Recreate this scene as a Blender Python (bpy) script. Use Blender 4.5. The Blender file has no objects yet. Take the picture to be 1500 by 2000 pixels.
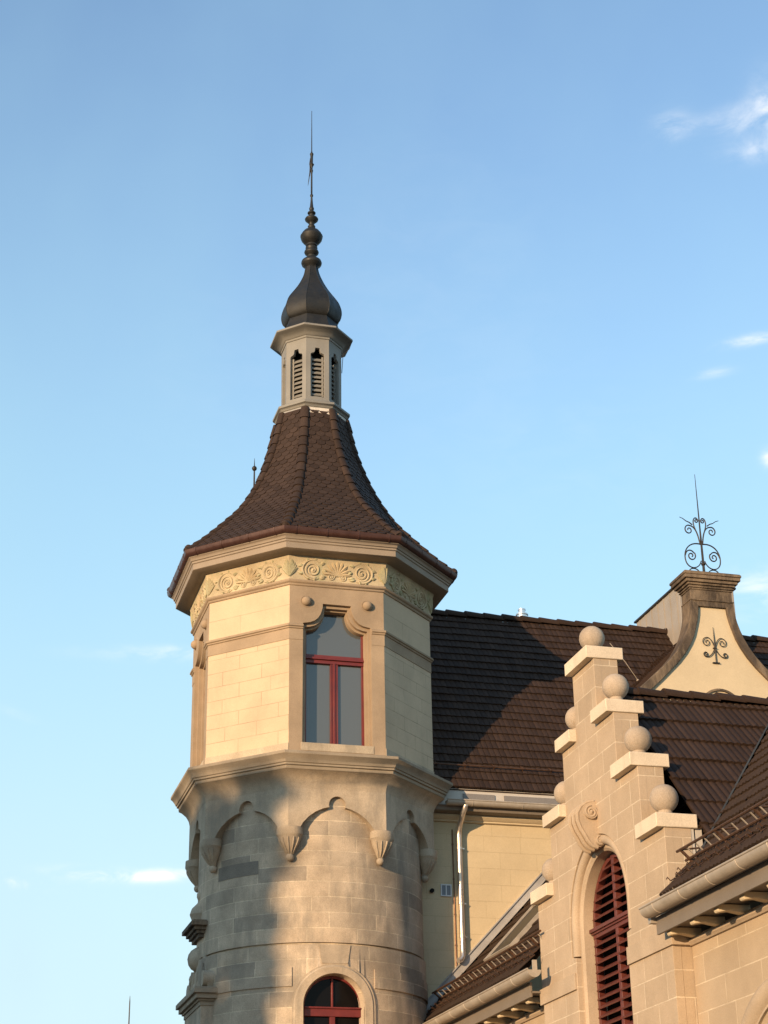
import bpy, math, random
from math import sin, cos, tan, pi, radians, sqrt, atan2
from mathutils import Vector, Matrix, noise as mnoise
from mathutils.geometry import delaunay_2d_cdt

scene = bpy.context.scene
col = scene.collection
random.seed(7)

# ------------------------------------------------------------------ camera, sky, sun, exposure
GROUND = -1.6
SUN_AZ, SUN_EL = 48.9, 7.9           # sun stands this many degrees left of the facade normal (-Y), and this high
S_H = Vector((-sin(radians(SUN_AZ)), -cos(radians(SUN_AZ)), 0))
S_DIR = (S_H * cos(radians(SUN_EL)) + Vector((0, 0, sin(radians(SUN_EL))))).normalized()

PITCH, ROLL, HEAD = 0.424313, -0.0167066, radians(74.58304)
CAM = Vector((-7.7923, -34.1811, 0.0))
_F = Vector((cos(HEAD) * cos(PITCH), sin(HEAD) * cos(PITCH), sin(PITCH)))
_R = Vector((sin(HEAD), -cos(HEAD), 0))
_U = _R.cross(_F)
RR = _R * cos(ROLL) + _U * sin(ROLL)
UU = _U * cos(ROLL) - _R * sin(ROLL)
cd = bpy.data.cameras.new('camera')
cd.sensor_fit = 'VERTICAL'; cd.sensor_height = 24.0; cd.lens = 3477.38 / 2000 * 24.0
cd.clip_start = 0.1; cd.clip_end = 6000
cam = bpy.data.objects.new('camera', cd); col.objects.link(cam)
cam.matrix_world = Matrix(((RR.x, UU.x, -_F.x, CAM.x), (RR.y, UU.y, -_F.y, CAM.y), (RR.z, UU.z, -_F.z, CAM.z), (0, 0, 0, 1)))
scene.camera = cam

scene.view_settings.view_transform = 'Standard'
scene.view_settings.look = 'None'
scene.view_settings.gamma = 1.0
scene.view_settings.exposure = 1.35
scene.render.engine = 'CYCLES'

SKY_STRENGTH = 0.15
world = bpy.data.worlds.new('World'); scene.world = world; world.use_nodes = True
wn, wl = world.node_tree.nodes, world.node_tree.links
wn.clear()
w_out = wn.new('ShaderNodeOutputWorld'); w_bg = wn.new('ShaderNodeBackground')
w_bg.inputs['Strength'].default_value = SKY_STRENGTH
wl.new(w_bg.outputs[0], w_out.inputs[0])
sky = wn.new('ShaderNodeTexSky'); sky.sky_type = 'NISHITA'; sky.sun_disc = False
sky.sun_elevation = radians(SUN_EL)
sky.sun_rotation = atan2(S_H.x, S_H.y)
sky.altitude = 400; sky.air_density = 1.0; sky.dust_density = 0.2; sky.ozone_density = 1.6

def pixel_dir(x, y):
    return (_F + RR * ((x - 750) / 3477.38) - UU * ((y - 1000) / 3477.38)).normalized()

def wmath(op, a, b=None, clamp=False):
    n = wn.new('ShaderNodeMath'); n.operation = op; n.use_clamp = clamp
    for i, v in enumerate((a, b)):
        if v is None: continue
        if isinstance(v, (int, float)): n.inputs[i].default_value = v
        else: wl.new(v, n.inputs[i])
    return n.outputs[0]

w_tc = wn.new('ShaderNodeTexCoord')
w_dir = w_tc.outputs['Generated']
def wdot(v):
    n = wn.new('ShaderNodeVectorMath'); n.operation = 'DOT_PRODUCT'
    wl.new(w_dir, n.inputs[0]); n.inputs[1].default_value = v
    return n.outputs['Value']
w_map = wn.new('ShaderNodeMapping'); w_map.inputs['Scale'].default_value = (1, 1, 2.4)
wl.new(w_dir, w_map.inputs[0])
w_no = wn.new('ShaderNodeTexNoise'); w_no.inputs['Scale'].default_value = 26; w_no.inputs['Detail'].default_value = 9
w_no.inputs['Roughness'].default_value = 0.62; w_no.inputs['Distortion'].default_value = 0.6
wl.new(w_map.outputs[0], w_no.inputs['Vector'])
total = None
# cirrus and small cumulus: centre of each, half width, half height, tilt, density
for (px, py, hw, hh, tilt, dens) in [
        (1522, 222, 34, 52, 8, .95), (1405, 228, 95, 14, 14, .22), (1315, 243, 30, 20, 0, .42), (1475, 290, 45, 20, 5, .42), (1445, 242, 46, 18, 24, .34),
        (1475, 662, 50, 9, 4, .75), (1392, 728, 30, 8, 3, .42), (1505, 895, 14, 16, 20, 1.2),
        (1490, 1150, 62, 34, -8, .75), (1445, 1195, 40, 16, -8, .35),
        (245, 1711, 105, 10, 1, 1.0), (335, 1707, 65, 9, 5, .9), (180, 1705, 60, 9, -3, .8), (25, 1722, 55, 10, -4, .95),
        (290, 1277, 110, 12, 0, .3), (355, 1272, 45, 9, 0, .45), (30, 1395, 40, 10, -20, .15),
        (880, 560, 240, 300, 20, .025), (500, 700, 300, 160, 30, .02), (1150, 900, 260, 140, -15, .03)]:
    c = pixel_dir(px, py)
    e1 = Vector((c.y, -c.x, 0)).normalized(); e2 = e1.cross(c)
    ta = radians(tilt)
    f1 = e1 * cos(ta) + e2 * sin(ta); f2 = e2 * cos(ta) - e1 * sin(ta)
    a = wmath('MULTIPLY', wdot(f1), 3477.38 / hw); b = wmath('MULTIPLY', wdot(f2), 3477.38 / hh)
    a = wmath('SUBTRACT', a, c.dot(f1) * 3477.38 / hw); b = wmath('SUBTRACT', b, c.dot(f2) * 3477.38 / hh)
    d = wmath('ADD', wmath('MULTIPLY', a, a), wmath('MULTIPLY', b, b))
    m = wmath('MULTIPLY', wmath('POWER', 2.718, wmath('MULTIPLY', d, -0.9)), dens)
    total = m if total is None else wmath('ADD', total, m)
w_ramp = wn.new('ShaderNodeMapRange'); w_ramp.interpolation_type = 'SMOOTHSTEP'
w_ramp.inputs['From Min'].default_value = 0.36; w_ramp.inputs['From Max'].default_value = 0.72
wl.new(w_no.outputs['Fac'], w_ramp.inputs['Value'])
cl = wmath('MULTIPLY', total, w_ramp.outputs[0], True)
w_mix = wn.new('ShaderNodeMixRGB'); w_mix.blend_type = 'MIX'
wl.new(cl, w_mix.inputs['Fac'])
w_tint = wn.new('ShaderNodeMixRGB'); w_tint.blend_type = 'MULTIPLY'; w_tint.inputs['Fac'].default_value = 1.0
w_tint.inputs['Color2'].default_value = (1.0, 1.0, 1.0, 1)
wl.new(sky.outputs[0], w_tint.inputs['Color1'])
w_mix.inputs['Color2'].default_value = (3.1, 3.1, 3.12, 1)
# thin high haze that pales the sky towards the horizon
w_sep = wn.new('ShaderNodeSeparateXYZ'); wl.new(w_dir, w_sep.inputs[0])
def wrange(a, b, c, d):
    n = wn.new('ShaderNodeMapRange'); n.interpolation_type = 'SMOOTHSTEP'
    for k, v in zip(('From Min', 'From Max', 'To Min', 'To Max'), (a, b, c, d)): n.inputs[k].default_value = v
    wl.new(w_sep.outputs['Z'], n.inputs['Value']); return n.outputs[0]
w_hc = wn.new('ShaderNodeMixRGB'); wl.new(wrange(sin(radians(8)), sin(radians(26)), 1, 0), w_hc.inputs['Fac'])
w_hc.inputs['Color1'].default_value = (1.3, 2.1, 2.42, 1); w_hc.inputs['Color2'].default_value = (1.72, 2.28, 2.48, 1)
w_vm = wn.new('ShaderNodeMapping'); w_vm.inputs['Scale'].default_value = (1, 1, .45); w_vm.inputs['Rotation'].default_value = (.25, .2, 0); wl.new(w_dir, w_vm.inputs[0])
w_vn = wn.new('ShaderNodeTexNoise'); w_vn.inputs['Scale'].default_value = 5.5; w_vn.inputs['Detail'].default_value = 5; w_vn.inputs['Roughness'].default_value = .5; wl.new(w_vm.outputs[0], w_vn.inputs['Vector'])
w_hz = wn.new('ShaderNodeMixRGB')
wl.new(wmath('ADD', wrange(sin(radians(8)), sin(radians(39)), .95, .04), wmath('MULTIPLY', wmath('SUBTRACT', w_vn.outputs['Fac'], .5), .55), True), w_hz.inputs['Fac'])
wl.new(w_tint.outputs[0], w_hz.inputs['Color1']); wl.new(w_hc.outputs[0], w_hz.inputs['Color2'])
wl.new(w_hz.outputs[0], w_mix.inputs['Color1'])
wl.new(w_mix.outputs[0], w_bg.inputs['Color'])

sl = bpy.data.lights.new('sun', 'SUN'); sl.energy = 2.35; sl.angle = radians(0.5); sl.color = (1.0, 0.71, 0.43)
so = bpy.data.objects.new('sun', sl); col.objects.link(so)
so.rotation_euler = S_DIR.to_track_quat('Z', 'Y').to_euler()
so.location = (-30, -30, 60)

# ------------------------------------------------------------------ materials
def new_mat(name):
    m = bpy.data.materials.new(name); m.use_nodes = True
    nt = m.node_tree
    return m, nt.nodes, nt.links, nt.nodes['Principled BSDF']

def noise_node(N, L, scale, detail=6, rough=0.6, coord='Object', stretch=None):
    tc = N.new('ShaderNodeTexCoord'); no = N.new('ShaderNodeTexNoise')
    no.inputs['Scale'].default_value = scale; no.inputs['Detail'].default_value = detail; no.inputs['Roughness'].default_value = rough
    if stretch:
        mp = N.new('ShaderNodeMapping'); mp.inputs['Scale'].default_value = stretch
        L.new(tc.outputs[coord], mp.inputs[0]); L.new(mp.outputs[0], no.inputs['Vector'])
    else:
        L.new(tc.outputs[coord], no.inputs['Vector'])
    return no.outputs['Fac']

def ramp(N, L, fac, lo, hi, a, b):
    r = N.new('ShaderNodeMapRange'); r.inputs['From Min'].default_value = lo; r.inputs['From Max'].default_value = hi
    r.inputs['To Min'].default_value = a; r.inputs['To Max'].default_value = b
    L.new(fac, r.inputs['Value']); return r.outputs[0]

def mixc(N, L, mode, fac, c1, c2):
    m = N.new('ShaderNodeMixRGB'); m.blend_type = mode
    for k, v in (('Fac', fac), ('Color1', c1), ('Color2', c2)):
        if isinstance(v, (int, float)): m.inputs[k].default_value = v
        elif isinstance(v, tuple): m.inputs[k].default_value = (*v, 1) if len(v) == 3 else v
        else: L.new(v, m.inputs[k])
    return m.outputs[0]

def grain(N, L, color, b, bump=0.25, amount=0.16, big=0.2, fine=55, stain=None):
    """mottled stone: large soft tone drift, grain and a bump"""
    n1 = noise_node(N, L, 1.3, 5, .6); n2 = noise_node(N, L, fine, 4, .7); n3 = noise_node(N, L, 6, 6, .65)
    c = mixc(N, L, 'MULTIPLY', 1.0, color, mixc(N, L, 'MIX', ramp(N, L, n1, .35, .65, 0, 1), (1 - big,) * 3, (1 + big * .6,) * 3))
    c = mixc(N, L, 'MULTIPLY', 1.0, c, mixc(N, L, 'MIX', ramp(N, L, n2, .3, .7, 0, 1), (1 - amount,) * 3, (1 + amount,) * 3))
    if stain:
        n4 = noise_node(N, L, 2.1, 8, .7, stretch=(1, 1, .28))
        lo = stain[2] if len(stain) > 2 else .54
        c = mixc(N, L, 'MIX', ramp(N, L, n4, lo, lo + .16, 0, stain[1]), c, stain[0])
    L.new(c, b.inputs['Base Color'])
    bm = N.new('ShaderNodeBump'); bm.inputs['Strength'].default_value = bump; bm.inputs['Distance'].default_value = 0.02
    hsum = N.new('ShaderNodeMath'); hsum.operation = 'ADD'; L.new(n2, hsum.inputs[0]); L.new(n3, hsum.inputs[1])
    L.new(hsum.outputs[0], bm.inputs['Height'])
    L.new(bm.outputs[0], b.inputs['Normal'])
    return c, bm

def stone(name, color, bump=.25, amount=.14, big=.18, rough=.9, fine=55, stain=None):
    m, N, L, b = new_mat(name)
    rgb = N.new('ShaderNodeRGB'); rgb.outputs[0].default_value = (*color, 1)
    grain(N, L, rgb.outputs[0], b, bump, amount, big, fine, stain)
    b.inputs['Roughness'].default_value = rough; b.inputs['Specular IOR Level'].default_value = 0.2
    return m

def ashlar(name, c1, c2, mortar, bw, rh, ms, bump=.25, amount=.13, big=.16, off=(0, 0), stain=None, smooth=.3, groove=.5, odd=0):
    m, N, L, b = new_mat(name)
    tc = N.new('ShaderNodeTexCoord'); mp = N.new('ShaderNodeMapping')
    mp.inputs['Location'].default_value = (off[0], off[1], 0)
    # joints of a real wall are not ruled lines: bend the coordinates very slightly
    L.new(tc.outputs['UV'], mp.inputs[0])
    br = N.new('ShaderNodeTexBrick'); br.inputs['Scale'].default_value = 1.0
    br.inputs['Brick Width'].default_value = bw; br.inputs['Row Height'].default_value = rh
    br.inputs['Mortar Size'].default_value = ms; br.inputs['Mortar Smooth'].default_value = smooth
    br.inputs['Color1'].default_value = (*c1, 1); br.inputs['Color2'].default_value = (*c2, 1)
    br.inputs['Mortar'].default_value = (*mortar, 1); br.offset = .43; br.squash = .8; br.squash_frequency = 3
    L.new(mp.outputs[0], br.inputs['Vector'])
    b2t = N.new('ShaderNodeTexBrick'); b2t.inputs['Scale'].default_value = 1.0
    for k in ('Brick Width', 'Row Height', 'Mortar Size', 'Mortar Smooth'): b2t.inputs[k].default_value = br.inputs[k].default_value
    b2t.inputs['Color1'].default_value = (0, 0, 0, 1); b2t.inputs['Color2'].default_value = (1, 1, 1, 1); b2t.inputs['Mortar'].default_value = (0, 0, 0, 1)
    b2t.offset = br.offset; b2t.squash = br.squash; b2t.squash_frequency = br.squash_frequency
    L.new(mp.outputs[0], b2t.inputs['Vector'])
    nj = noise_node(N, L, 3.0, 4, .6)
    # some joints are weathered away
    cc = mixc(N, L, 'MIX', ramp(N, L, nj, .38, .62, 0.0, .7), br.outputs['Color'], tuple((x + y) / 2 for x, y in zip(c1, c2)))
    cfin = mixc(N, L, 'MIX', br.outputs['Fac'], br.outputs['Color'], cc)
    if odd: cfin = mixc(N, L, 'MULTIPLY', ramp(N, L, b2t.outputs['Color'], .78, .95, 0, odd), cfin, (.6, .6, .62))
    c, bm = grain(N, L, cfin, b, bump, amount, big, 55, stain)
    b2 = N.new('ShaderNodeBump'); b2.inputs['Strength'].default_value = groove; b2.inputs['Distance'].default_value = 0.012; b2.invert = True
    L.new(br.outputs['Fac'], b2.inputs['Height']); L.new(bm.outputs[0], b2.inputs['Normal'])
    L.new(b2.outputs[0], b.inputs['Normal'])
    b.inputs['Roughness'].default_value = .9; b.inputs['Specular IOR Level'].default_value = 0.2
    return m

def tile_mat(name, base, var=.35, rough=.55, island=True):
    m, N, L, b = new_mat(name)
    n1 = noise_node(N, L, 2.2, 6, .65); n2 = noise_node(N, L, 40, 3, .6)
    geo = N.new('ShaderNodeNewGeometry')
    c = mixc(N, L, 'MIX', ramp(N, L, n1, .3, .7, 0, 1), tuple(x * (1 - var * .6) for x in base), tuple(x * (1 + var * .6) for x in base))
    if island:
        c = mixc(N, L, 'MULTIPLY', 1.0, c, mixc(N, L, 'MIX', geo.outputs['Random Per Island'], (1 - var,) * 3, (1 + var,) * 3))
    c = mixc(N, L, 'MULTIPLY', 1.0, c, mixc(N, L, 'MIX', ramp(N, L, n2, .3, .7, 0, 1), (.8, .8, .8), (1.2, 1.2, 1.2)))
    L.new(c, b.inputs['Base Color'])
    bm = N.new('ShaderNodeBump'); bm.inputs['Strength'].default_value = .2; bm.inputs['Distance'].default_value = .01
    L.new(n2, bm.inputs['Height']); L.new(bm.outputs[0], b.inputs['Normal'])
    b.inputs['Roughness'].default_value = rough; b.inputs['Specular IOR Level'].default_value = .15
    return m

def metal(name, color, rough=.4, metallic=.9, var=.15, scale=6):
    m, N, L, b = new_mat(name)
    n1 = noise_node(N, L, scale, 6, .65); n2 = noise_node(N, L, scale * 6, 4, .6)
    L.new(mixc(N, L, 'MIX', ramp(N, L, n1, .3, .7, 0, 1), tuple(x * (1 - var) for x in color), tuple(x * (1 + var) for x in color)), b.inputs['Base Color'])
    L.new(ramp(N, L, n1, .3, .7, rough * .8, min(1, rough * 1.25)), b.inputs['Roughness'])
    b.inputs['Metallic'].default_value = metallic
    bm = N.new('ShaderNodeBump'); bm.inputs['Strength'].default_value = .06; bm.inputs['Distance'].default_value = .01
    L.new(n2, bm.inputs['Height']); L.new(bm.outputs[0], b.inputs['Normal'])
    return m

def glass_mat(name, dark, refl):
    m, N, L, b = new_mat(name)
    n1 = noise_node(N, L, 1.2, 3, .5)
    b.inputs['Base Color'].default_value = (*dark, 1)
    b.inputs['Roughness'].default_value = .05; b.inputs['Specular IOR Level'].default_value = refl
    bm = N.new('ShaderNodeBump'); bm.inputs['Strength'].default_value = .02; bm.inputs['Distance'].default_value = .05
    L.new(n1, bm.inputs['Height']); L.new(bm.outputs[0], b.inputs['Normal'])
    return m

PLASTER = ashlar('cream_plaster', (.585, .445, .295), (.56, .425, .28), (.33, .245, .16), .92, .285, .005, .1, .07, .09, off=(.2, .05), smooth=.05, groove=.5, stain=((.40, .31, .21), .35, .52))
WALLPL = ashlar('wall_plaster', (.565, .45, .283), (.55, .435, .272), (.46, .36, .22), .78, .33, .005, .1, .07, .07, off=(.1, .1), smooth=.05, groove=.4)
PLASTUP = ashlar('cream_plaster_upper', (.585, .445, .295), (.575, .437, .288), (.34, .255, .17), 40, .425, .005, .1, .07, .07, off=(.2, .0), smooth=.05, groove=.5, stain=((.40, .31, .21), .3, .52))
PLAIN = stone('plain_plaster', (.60, .485, .32), .12, .07, .07)
TRIM = stone('dressed_sandstone', (.36, .265, .175), .2, .1, .16)
TRIMD = stone('cornice_sandstone', (.31, .25, .18), .25, .12, .2, stain=((.14, .125, .1), .5))
SHAFT = ashlar('shaft_ashlar', (.52, .405, .285), (.42, .34, .25), (.66, .54, .38), .95, .285, .010, .4, .2, .28, off=(.15, .045), stain=((.24, .205, .16), .65, .50), odd=.5)
GABLE = ashlar('gable_ashlar', (.475, .362, .25), (.435, .33, .225), (.64, .52, .37), .78, .36, .011, .25, .1, .1, off=(.2, .14), odd=.12)
WINGST = ashlar('wing_ashlar', (.46, .35, .235), (.415, .315, .212), (.62, .5, .35), 1.05, .37, .011, .25, .1, .1, off=(.5, .1), odd=.15)
GSTONE = stone('gable_dressed_stone', (.45, .345, .24), .25, .12, .12)
CAPST = stone('pale_cap_stone', (.70, .58, .43), .3, .14, .12, stain=((.42, .34, .24), .5))
SILLST = stone('stained_sill_stone', (.46, .37, .26), .3, .18, .2, stain=((.2, .17, .13), .7))
BALLST = stone('ball_sandstone', (.435, .345, .255), .45, .2, .14, stain=((.26, .205, .15), .45))
CORBEL = stone('corbel_sandstone', (.44, .35, .25), .35, .18, .25, stain=((.22, .19, .15), .65, .50))
FRIEZE = stone('painted_frieze_plaster', (.50, .405, .26), .25, .14, .25, stain=((.27, .30, .16), .75))
FLEAF = stone('green_painted_relief', (.415, .37, .22), .25, .16, .3, stain=((.5, .40, .25), .7, .48))
FPALM = stone('ochre_painted_relief', (.49, .375, .225), .25, .16, .25, stain=((.33, .33, .18), .6))
DARKST = stone('weathered_dark_stone', (.10, .075, .055), .4, .25, .4, stain=((.26, .19, .125), .85, .46))
ROOFT = tile_mat('brown_roof_tile', (.045, .027, .0185), .20, .7, True)
TOWERT = tile_mat('tower_roof_tile', (.047, .030, .022), .18, .7, True)
WINGT = tile_mat('wing_roof_tile', (.045, .028, .018), .10, .7, True)
GUTB = metal('brown_gutter_paint', (.075, .035, .027), .4, .2)
LANT = stone('lantern_painted_zinc', (.25, .235, .205), .08, .06, .12, .6)
DOME = metal('dark_dome_sheet', (.019, .018, .0155), .55, .2, .25)
IRON = metal('black_wrought_iron', (.045, .036, .03), .5, .6)
ZINC = metal('pale_gutter_zinc', (.40, .34, .27), .55, .15, .14)
STEEL = metal('polished_downpipe', (.72, .62, .52), .30, .75, .08)
VALLEY = stone('dull_valley_lead', (.05, .056, .06), .15, .1, .3, .6)
LEAD = stone('lead_flashing', (.36, .34, .32), .15, .1, .2, .55)
CLAD = stone('seamed_zinc_cladding', (.32, .28, .235), .08, .05, .08, .5)
EAVEP = stone('eaves_paint', (.31, .245, .18), .08, .06, .1, .6)
ALU = metal('bright_flue_metal', (.75, .75, .74), .3, .9, .08)
FASCIA = stone('painted_fascia_board', (.20, .165, .13), .08, .06, .08, .6)
RED = metal('oxblood_window_paint', (.145, .02, .016), .4, 0.0, .2)
REDL = metal('oxblood_louvre_paint', (.125, .03, .021), .5, 0.0, .3)
GLASS = glass_mat('window_glass', (.085, .09, .09), 1.0)
DGLASS = glass_mat('dark_window_glass', (.006, .005, .005), .10)
BLACK = stone('dark_interior', (.012, .011, .01), .1, .1, .1)
BOARD = stone('pale_eaves_board', (.50, .45, .39), .05, .05, .08, .6)
VENTW = stone('white_vent_plastic', (.62, .64, .64), .05, .04, .05, .5)
RGLASS = glass_mat('dull_roof_glass', (.02, .019, .017), .12)
RGLASS.node_tree.nodes['Principled BSDF'].inputs['Roughness'].default_value = .35
VENTB = stone('brown_grey_gauze', (.21, .19, .175), .1, .15, .1, .6)
VENTG = stone('grey_vent_gauze', (.2, .22, .24), .1, .1, .1, .6)
MORTAR = stone('white_broken_mortar', (.72, .63, .52), .5, .3, .3)
GUARD = metal('rusty_snow_guard', (.16, .085, .05), .5, .7, .35, 14)

# ------------------------------------------------------------------ mesh tools
class MB:
    def __init__(self): self.v = []; self.f = []; self.sm = []; self.mi = {}; self.extra = []
    def join(self, other, mat):
        n0 = len(self.f); self.add(other.v, other.f); self.sm[n0:] = other.sm; self.extra.append(mat)
        for i in range(n0, len(self.f)): self.mi[i] = len(self.extra)
        return self
    def add(self, vs, fs, smooth=False):
        b = len(self.v); self.v += [Vector(x) for x in vs]
        for f in fs: self.f.append(tuple(i + b for i in f)); self.sm.append(smooth)
        return self
    def box(self, x0, x1, y0, y1, z0, z1):
        return self.add([(x, y, z) for z in (z0, z1) for y in (y0, y1) for x in (x0, x1)],
                        [(0, 2, 3, 1), (4, 5, 7, 6), (0, 1, 5, 4), (2, 6, 7, 3), (0, 4, 6, 2), (1, 3, 7, 5)])
    def obox(self, c, ax, ay, az):
        c, ax, ay, az = map(Vector, (c, ax, ay, az))
        return self.add([c + ax * i + ay * j + az * k for k in (-1, 1) for j in (-1, 1) for i in (-1, 1)],
                        [(0, 2, 3, 1), (4, 5, 7, 6), (0, 1, 5, 4), (2, 6, 7, 3), (0, 4, 6, 2), (1, 3, 7, 5)])
    def rings(self, rs, closed=False, cap=True, smooth=False):
        """loft a list of equal-length vertex rings; closed joins each ring's ends"""
        n = len(rs[0]); vs = [p for r in rs for p in r]; fs = []
        m = n if closed else n - 1
        for i in range(len(rs) - 1):
            for j in range(m):
                a = i * n + j; b = i * n + (j + 1) % n
                fs.append((a, b, b + n, a + n))
        self.add(vs, fs, smooth)
        if cap and closed:
            self.add(rs[0], [tuple(range(n))[::-1]]); self.add(rs[-1], [tuple(range(n))])
        return self
    def tube(self, pts, r, n=6, smooth=True):
        pts = [Vector(p) for p in pts]; rs = []; up = None
        for i, p in enumerate(pts):
            t = (pts[min(i + 1, len(pts) - 1)] - pts[max(i - 1, 0)]).normalized()
            if up is None:
                up = Vector((0, 0, 1)) if abs(t.z) < .9 else Vector((1, 0, 0))
            a = t.cross(up).normalized(); up = a.cross(t).normalized()
            rad = r[i] if isinstance(r, (list, tuple)) else r
            rs.append([p + a * (rad * cos(2 * pi * k / n)) + up * (rad * sin(2 * pi * k / n)) for k in range(n)])
        return self.rings(rs, True, True, smooth)
    def lathe(self, prof, c=(0, 0), n=24, smooth=True, a0=0.0):
        rs = [[Vector((c[0] + r * cos(a0 + 2 * pi * k / n), c[1] + r * sin(a0 + 2 * pi * k / n), z)) for k in range(n)] for r, z in prof]
        return self.rings(rs, True, True, smooth)
    def sphere(self, c, r, n=24):
        c = Vector(c); prof = []
        rs = [[c + Vector((r * sin(t) * cos(2 * pi * k / n), r * sin(t) * sin(2 * pi * k / n), -r * cos(t))) for k in range(n)]
              for t in [max(.02, min(pi - .02, pi * i / (n // 2))) for i in range(n // 2 + 1)]]
        return self.rings(rs, True, True, True)
    def plate(self, outer, holes, fn, d0, d1, back=True):
        """a flat plate with holes; fn(u, z, depth) maps it into the world, d1 is the face towards the viewer"""
        loops = [list(outer)] + [list(h) for h in holes]
        flat = [p for l in loops for p in l]
        edges, b0 = [], 0
        for l in loops:
            edges += [(b0 + i, b0 + (i + 1) % len(l)) for i in range(len(l))]; b0 += len(l)
        res = delaunay_2d_cdt([Vector(p) for p in flat], edges, [], 0, 1e-6)
        flat = [(v.x, v.y) for v in res[0]]
        def inside(pt, poly):
            c, j = False, len(poly) - 1
            for i in range(len(poly)):
                if (poly[i][1] > pt[1]) != (poly[j][1] > pt[1]) and pt[0] < (poly[j][0] - poly[i][0]) * (pt[1] - poly[i][1]) / (poly[j][1] - poly[i][1]) + poly[i][0]: c = not c
                j = i
            return c
        tris = []
        for t in res[2]:
            m = (sum(flat[i][0] for i in t) / 3, sum(flat[i][1] for i in t) / 3)
            if inside(m, loops[0]) and not any(inside(m, h) for h in loops[1:]): tris.append(tuple(t))
        self.add([fn(u, z, d1) for u, z in flat], tris)
        if back: self.add([fn(u, z, d0) for u, z in flat], [t[::-1] for t in tris])
        for l in loops:
            n = len(l)
            self.add([fn(u, z, d) for d in (d0, d1) for u, z in l], [(i, (i + 1) % n, n + (i + 1) % n, n + i) for i in range(n)])
        return self
    def build(self, name, mat, parent=None, uv=None, bevel=0, recalc=True, label=None):
        me = bpy.data.meshes.new(name); me.from_pydata([tuple(v) for v in self.v], [], self.f); me.update()
        me.polygons.foreach_set('use_smooth', self.sm)
        if self.mi:
            for m_ in [mat] + self.extra: me.materials.append(m_)
            me.polygons.foreach_set('material_index', [self.mi.get(i, 0) for i in range(len(self.f))])
        if recalc:
            import bmesh
            bm = bmesh.new(); bm.from_mesh(me)
            bmesh.ops.remove_doubles(bm, verts=bm.verts, dist=1e-5)
            bmesh.ops.recalc_face_normals(bm, faces=bm.faces); bm.to_mesh(me); bm.free()
        ul = me.uv_layers.new(name='UVMap')
        for p in me.polygons:
            nrm = p.normal
            if uv is None:
                if abs(nrm.z) > .8: t = None
                else: t = Vector((-nrm.y, nrm.x, 0)).normalized()
            for li in p.loop_indices:
                co = me.vertices[me.loops[li].vertex_index].co
                if uv: ul.data[li].uv = uv(co)
                elif t is None: ul.data[li].uv = (co.x, co.y)
                else: ul.data[li].uv = (co.dot(t), co.z)
        me.set_sharp_from_angle(angle=radians(38))
        if not self.mi: me.materials.append(mat)
        o = bpy.data.objects.new(name, me); col.objects.link(o)
        if bevel:
            bv = o.modifiers.new('edge', 'BEVEL'); bv.width = bevel; bv.segments = 2; bv.limit_method = 'ANGLE'; bv.angle_limit = radians(40)
        if parent: adopt(o, parent)
        if label: o['label'] = label
        return o

def wloc(o):
    v = Vector((0, 0, 0))
    while o: v += o.location + o.matrix_parent_inverse.translation; o = o.parent
    return v
def adopt(o, parent):
    o.parent = parent; o.matrix_parent_inverse = Matrix.Translation(-wloc(parent))

def thing(name, loc, label, cat, group=None):
    o = bpy.data.objects.new(name, None); col.objects.link(o); o.location = loc; o.empty_display_size = .5
    o['label'] = label; o['category'] = cat; o['kind'] = 'thing'
    if group: o['group'] = group
    return o

def arc(cx, cz, r, a0, a1, n):
    return [(cx + r * cos(radians(a0 + (a1 - a0) * i / n)), cz + r * sin(radians(a0 + (a1 - a0) * i / n))) for i in range(n + 1)]

def spiral(cx, cz, r0, r1, a0, turns, n=40):
    return [(cx + (r0 + (r1 - r0) * i / n) * cos(radians(a0) + turns * 2 * pi * i / n), cz + (r0 + (r1 - r0) * i / n) * sin(radians(a0) + turns * 2 * pi * i / n)) for i in range(n + 1)]

# octagon helpers: face k looks towards azimuth -90 + 45k degrees (k = 0 is the window face), vertex k is its left end
C8 = cos(pi / 8)
def onrm(k): a = radians(-90 + 45 * k); return Vector((cos(a), sin(a), 0))
def otan(k): a = radians(-90 + 45 * k); return Vector((-sin(a), cos(a), 0))
def oface(k): return lambda u, z, d: onrm(k) * d + otan(k) * u + Vector((0, 0, z))
def overt(k, R, z): a = radians(-112.5 + 45 * k); return Vector((R * cos(a), R * sin(a), z))
def octring(mb, prof, ks=range(8), closed=True):
    """sweep a (circumradius, z) profile round the octagon"""
    ks = list(ks)
    rs = [[overt(k, R, z) for R, z in prof] for k in ks] + ([[overt(ks[0], R, z) for R, z in prof]] if closed else [])
    n = len(prof)
    for i in range(len(rs) - 1):
        mb.add(rs[i] + rs[i + 1], [(j, j + n, (j + 1) % n + n, (j + 1) % n) for j in range(n)])
    if not closed:
        mb.add(rs[0], [tuple(range(n))]); mb.add(rs[-1], [tuple(range(n))[::-1]])
    return mb
def facering(mb, k, prof, u0, u1, m0=False, m1=False):
    """a stretch of moulding on one octagon face; prof is (apothem, z); m0 / m1 mitre that end at the corner"""
    n = len(prof); f = oface(k); t8 = tan(pi / 8)
    A = [f(-a * t8 if m0 else u0, z, a) for a, z in prof]; B = [f(a * t8 if m1 else u1, z, a) for a, z in prof]
    mb.add(A + B, [(j, j + n, (j + 1) % n + n, (j + 1) % n) for j in range(n)])
    mb.add(A, [tuple(range(n))]); mb.add(B, [tuple(range(n))[::-1]])

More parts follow.
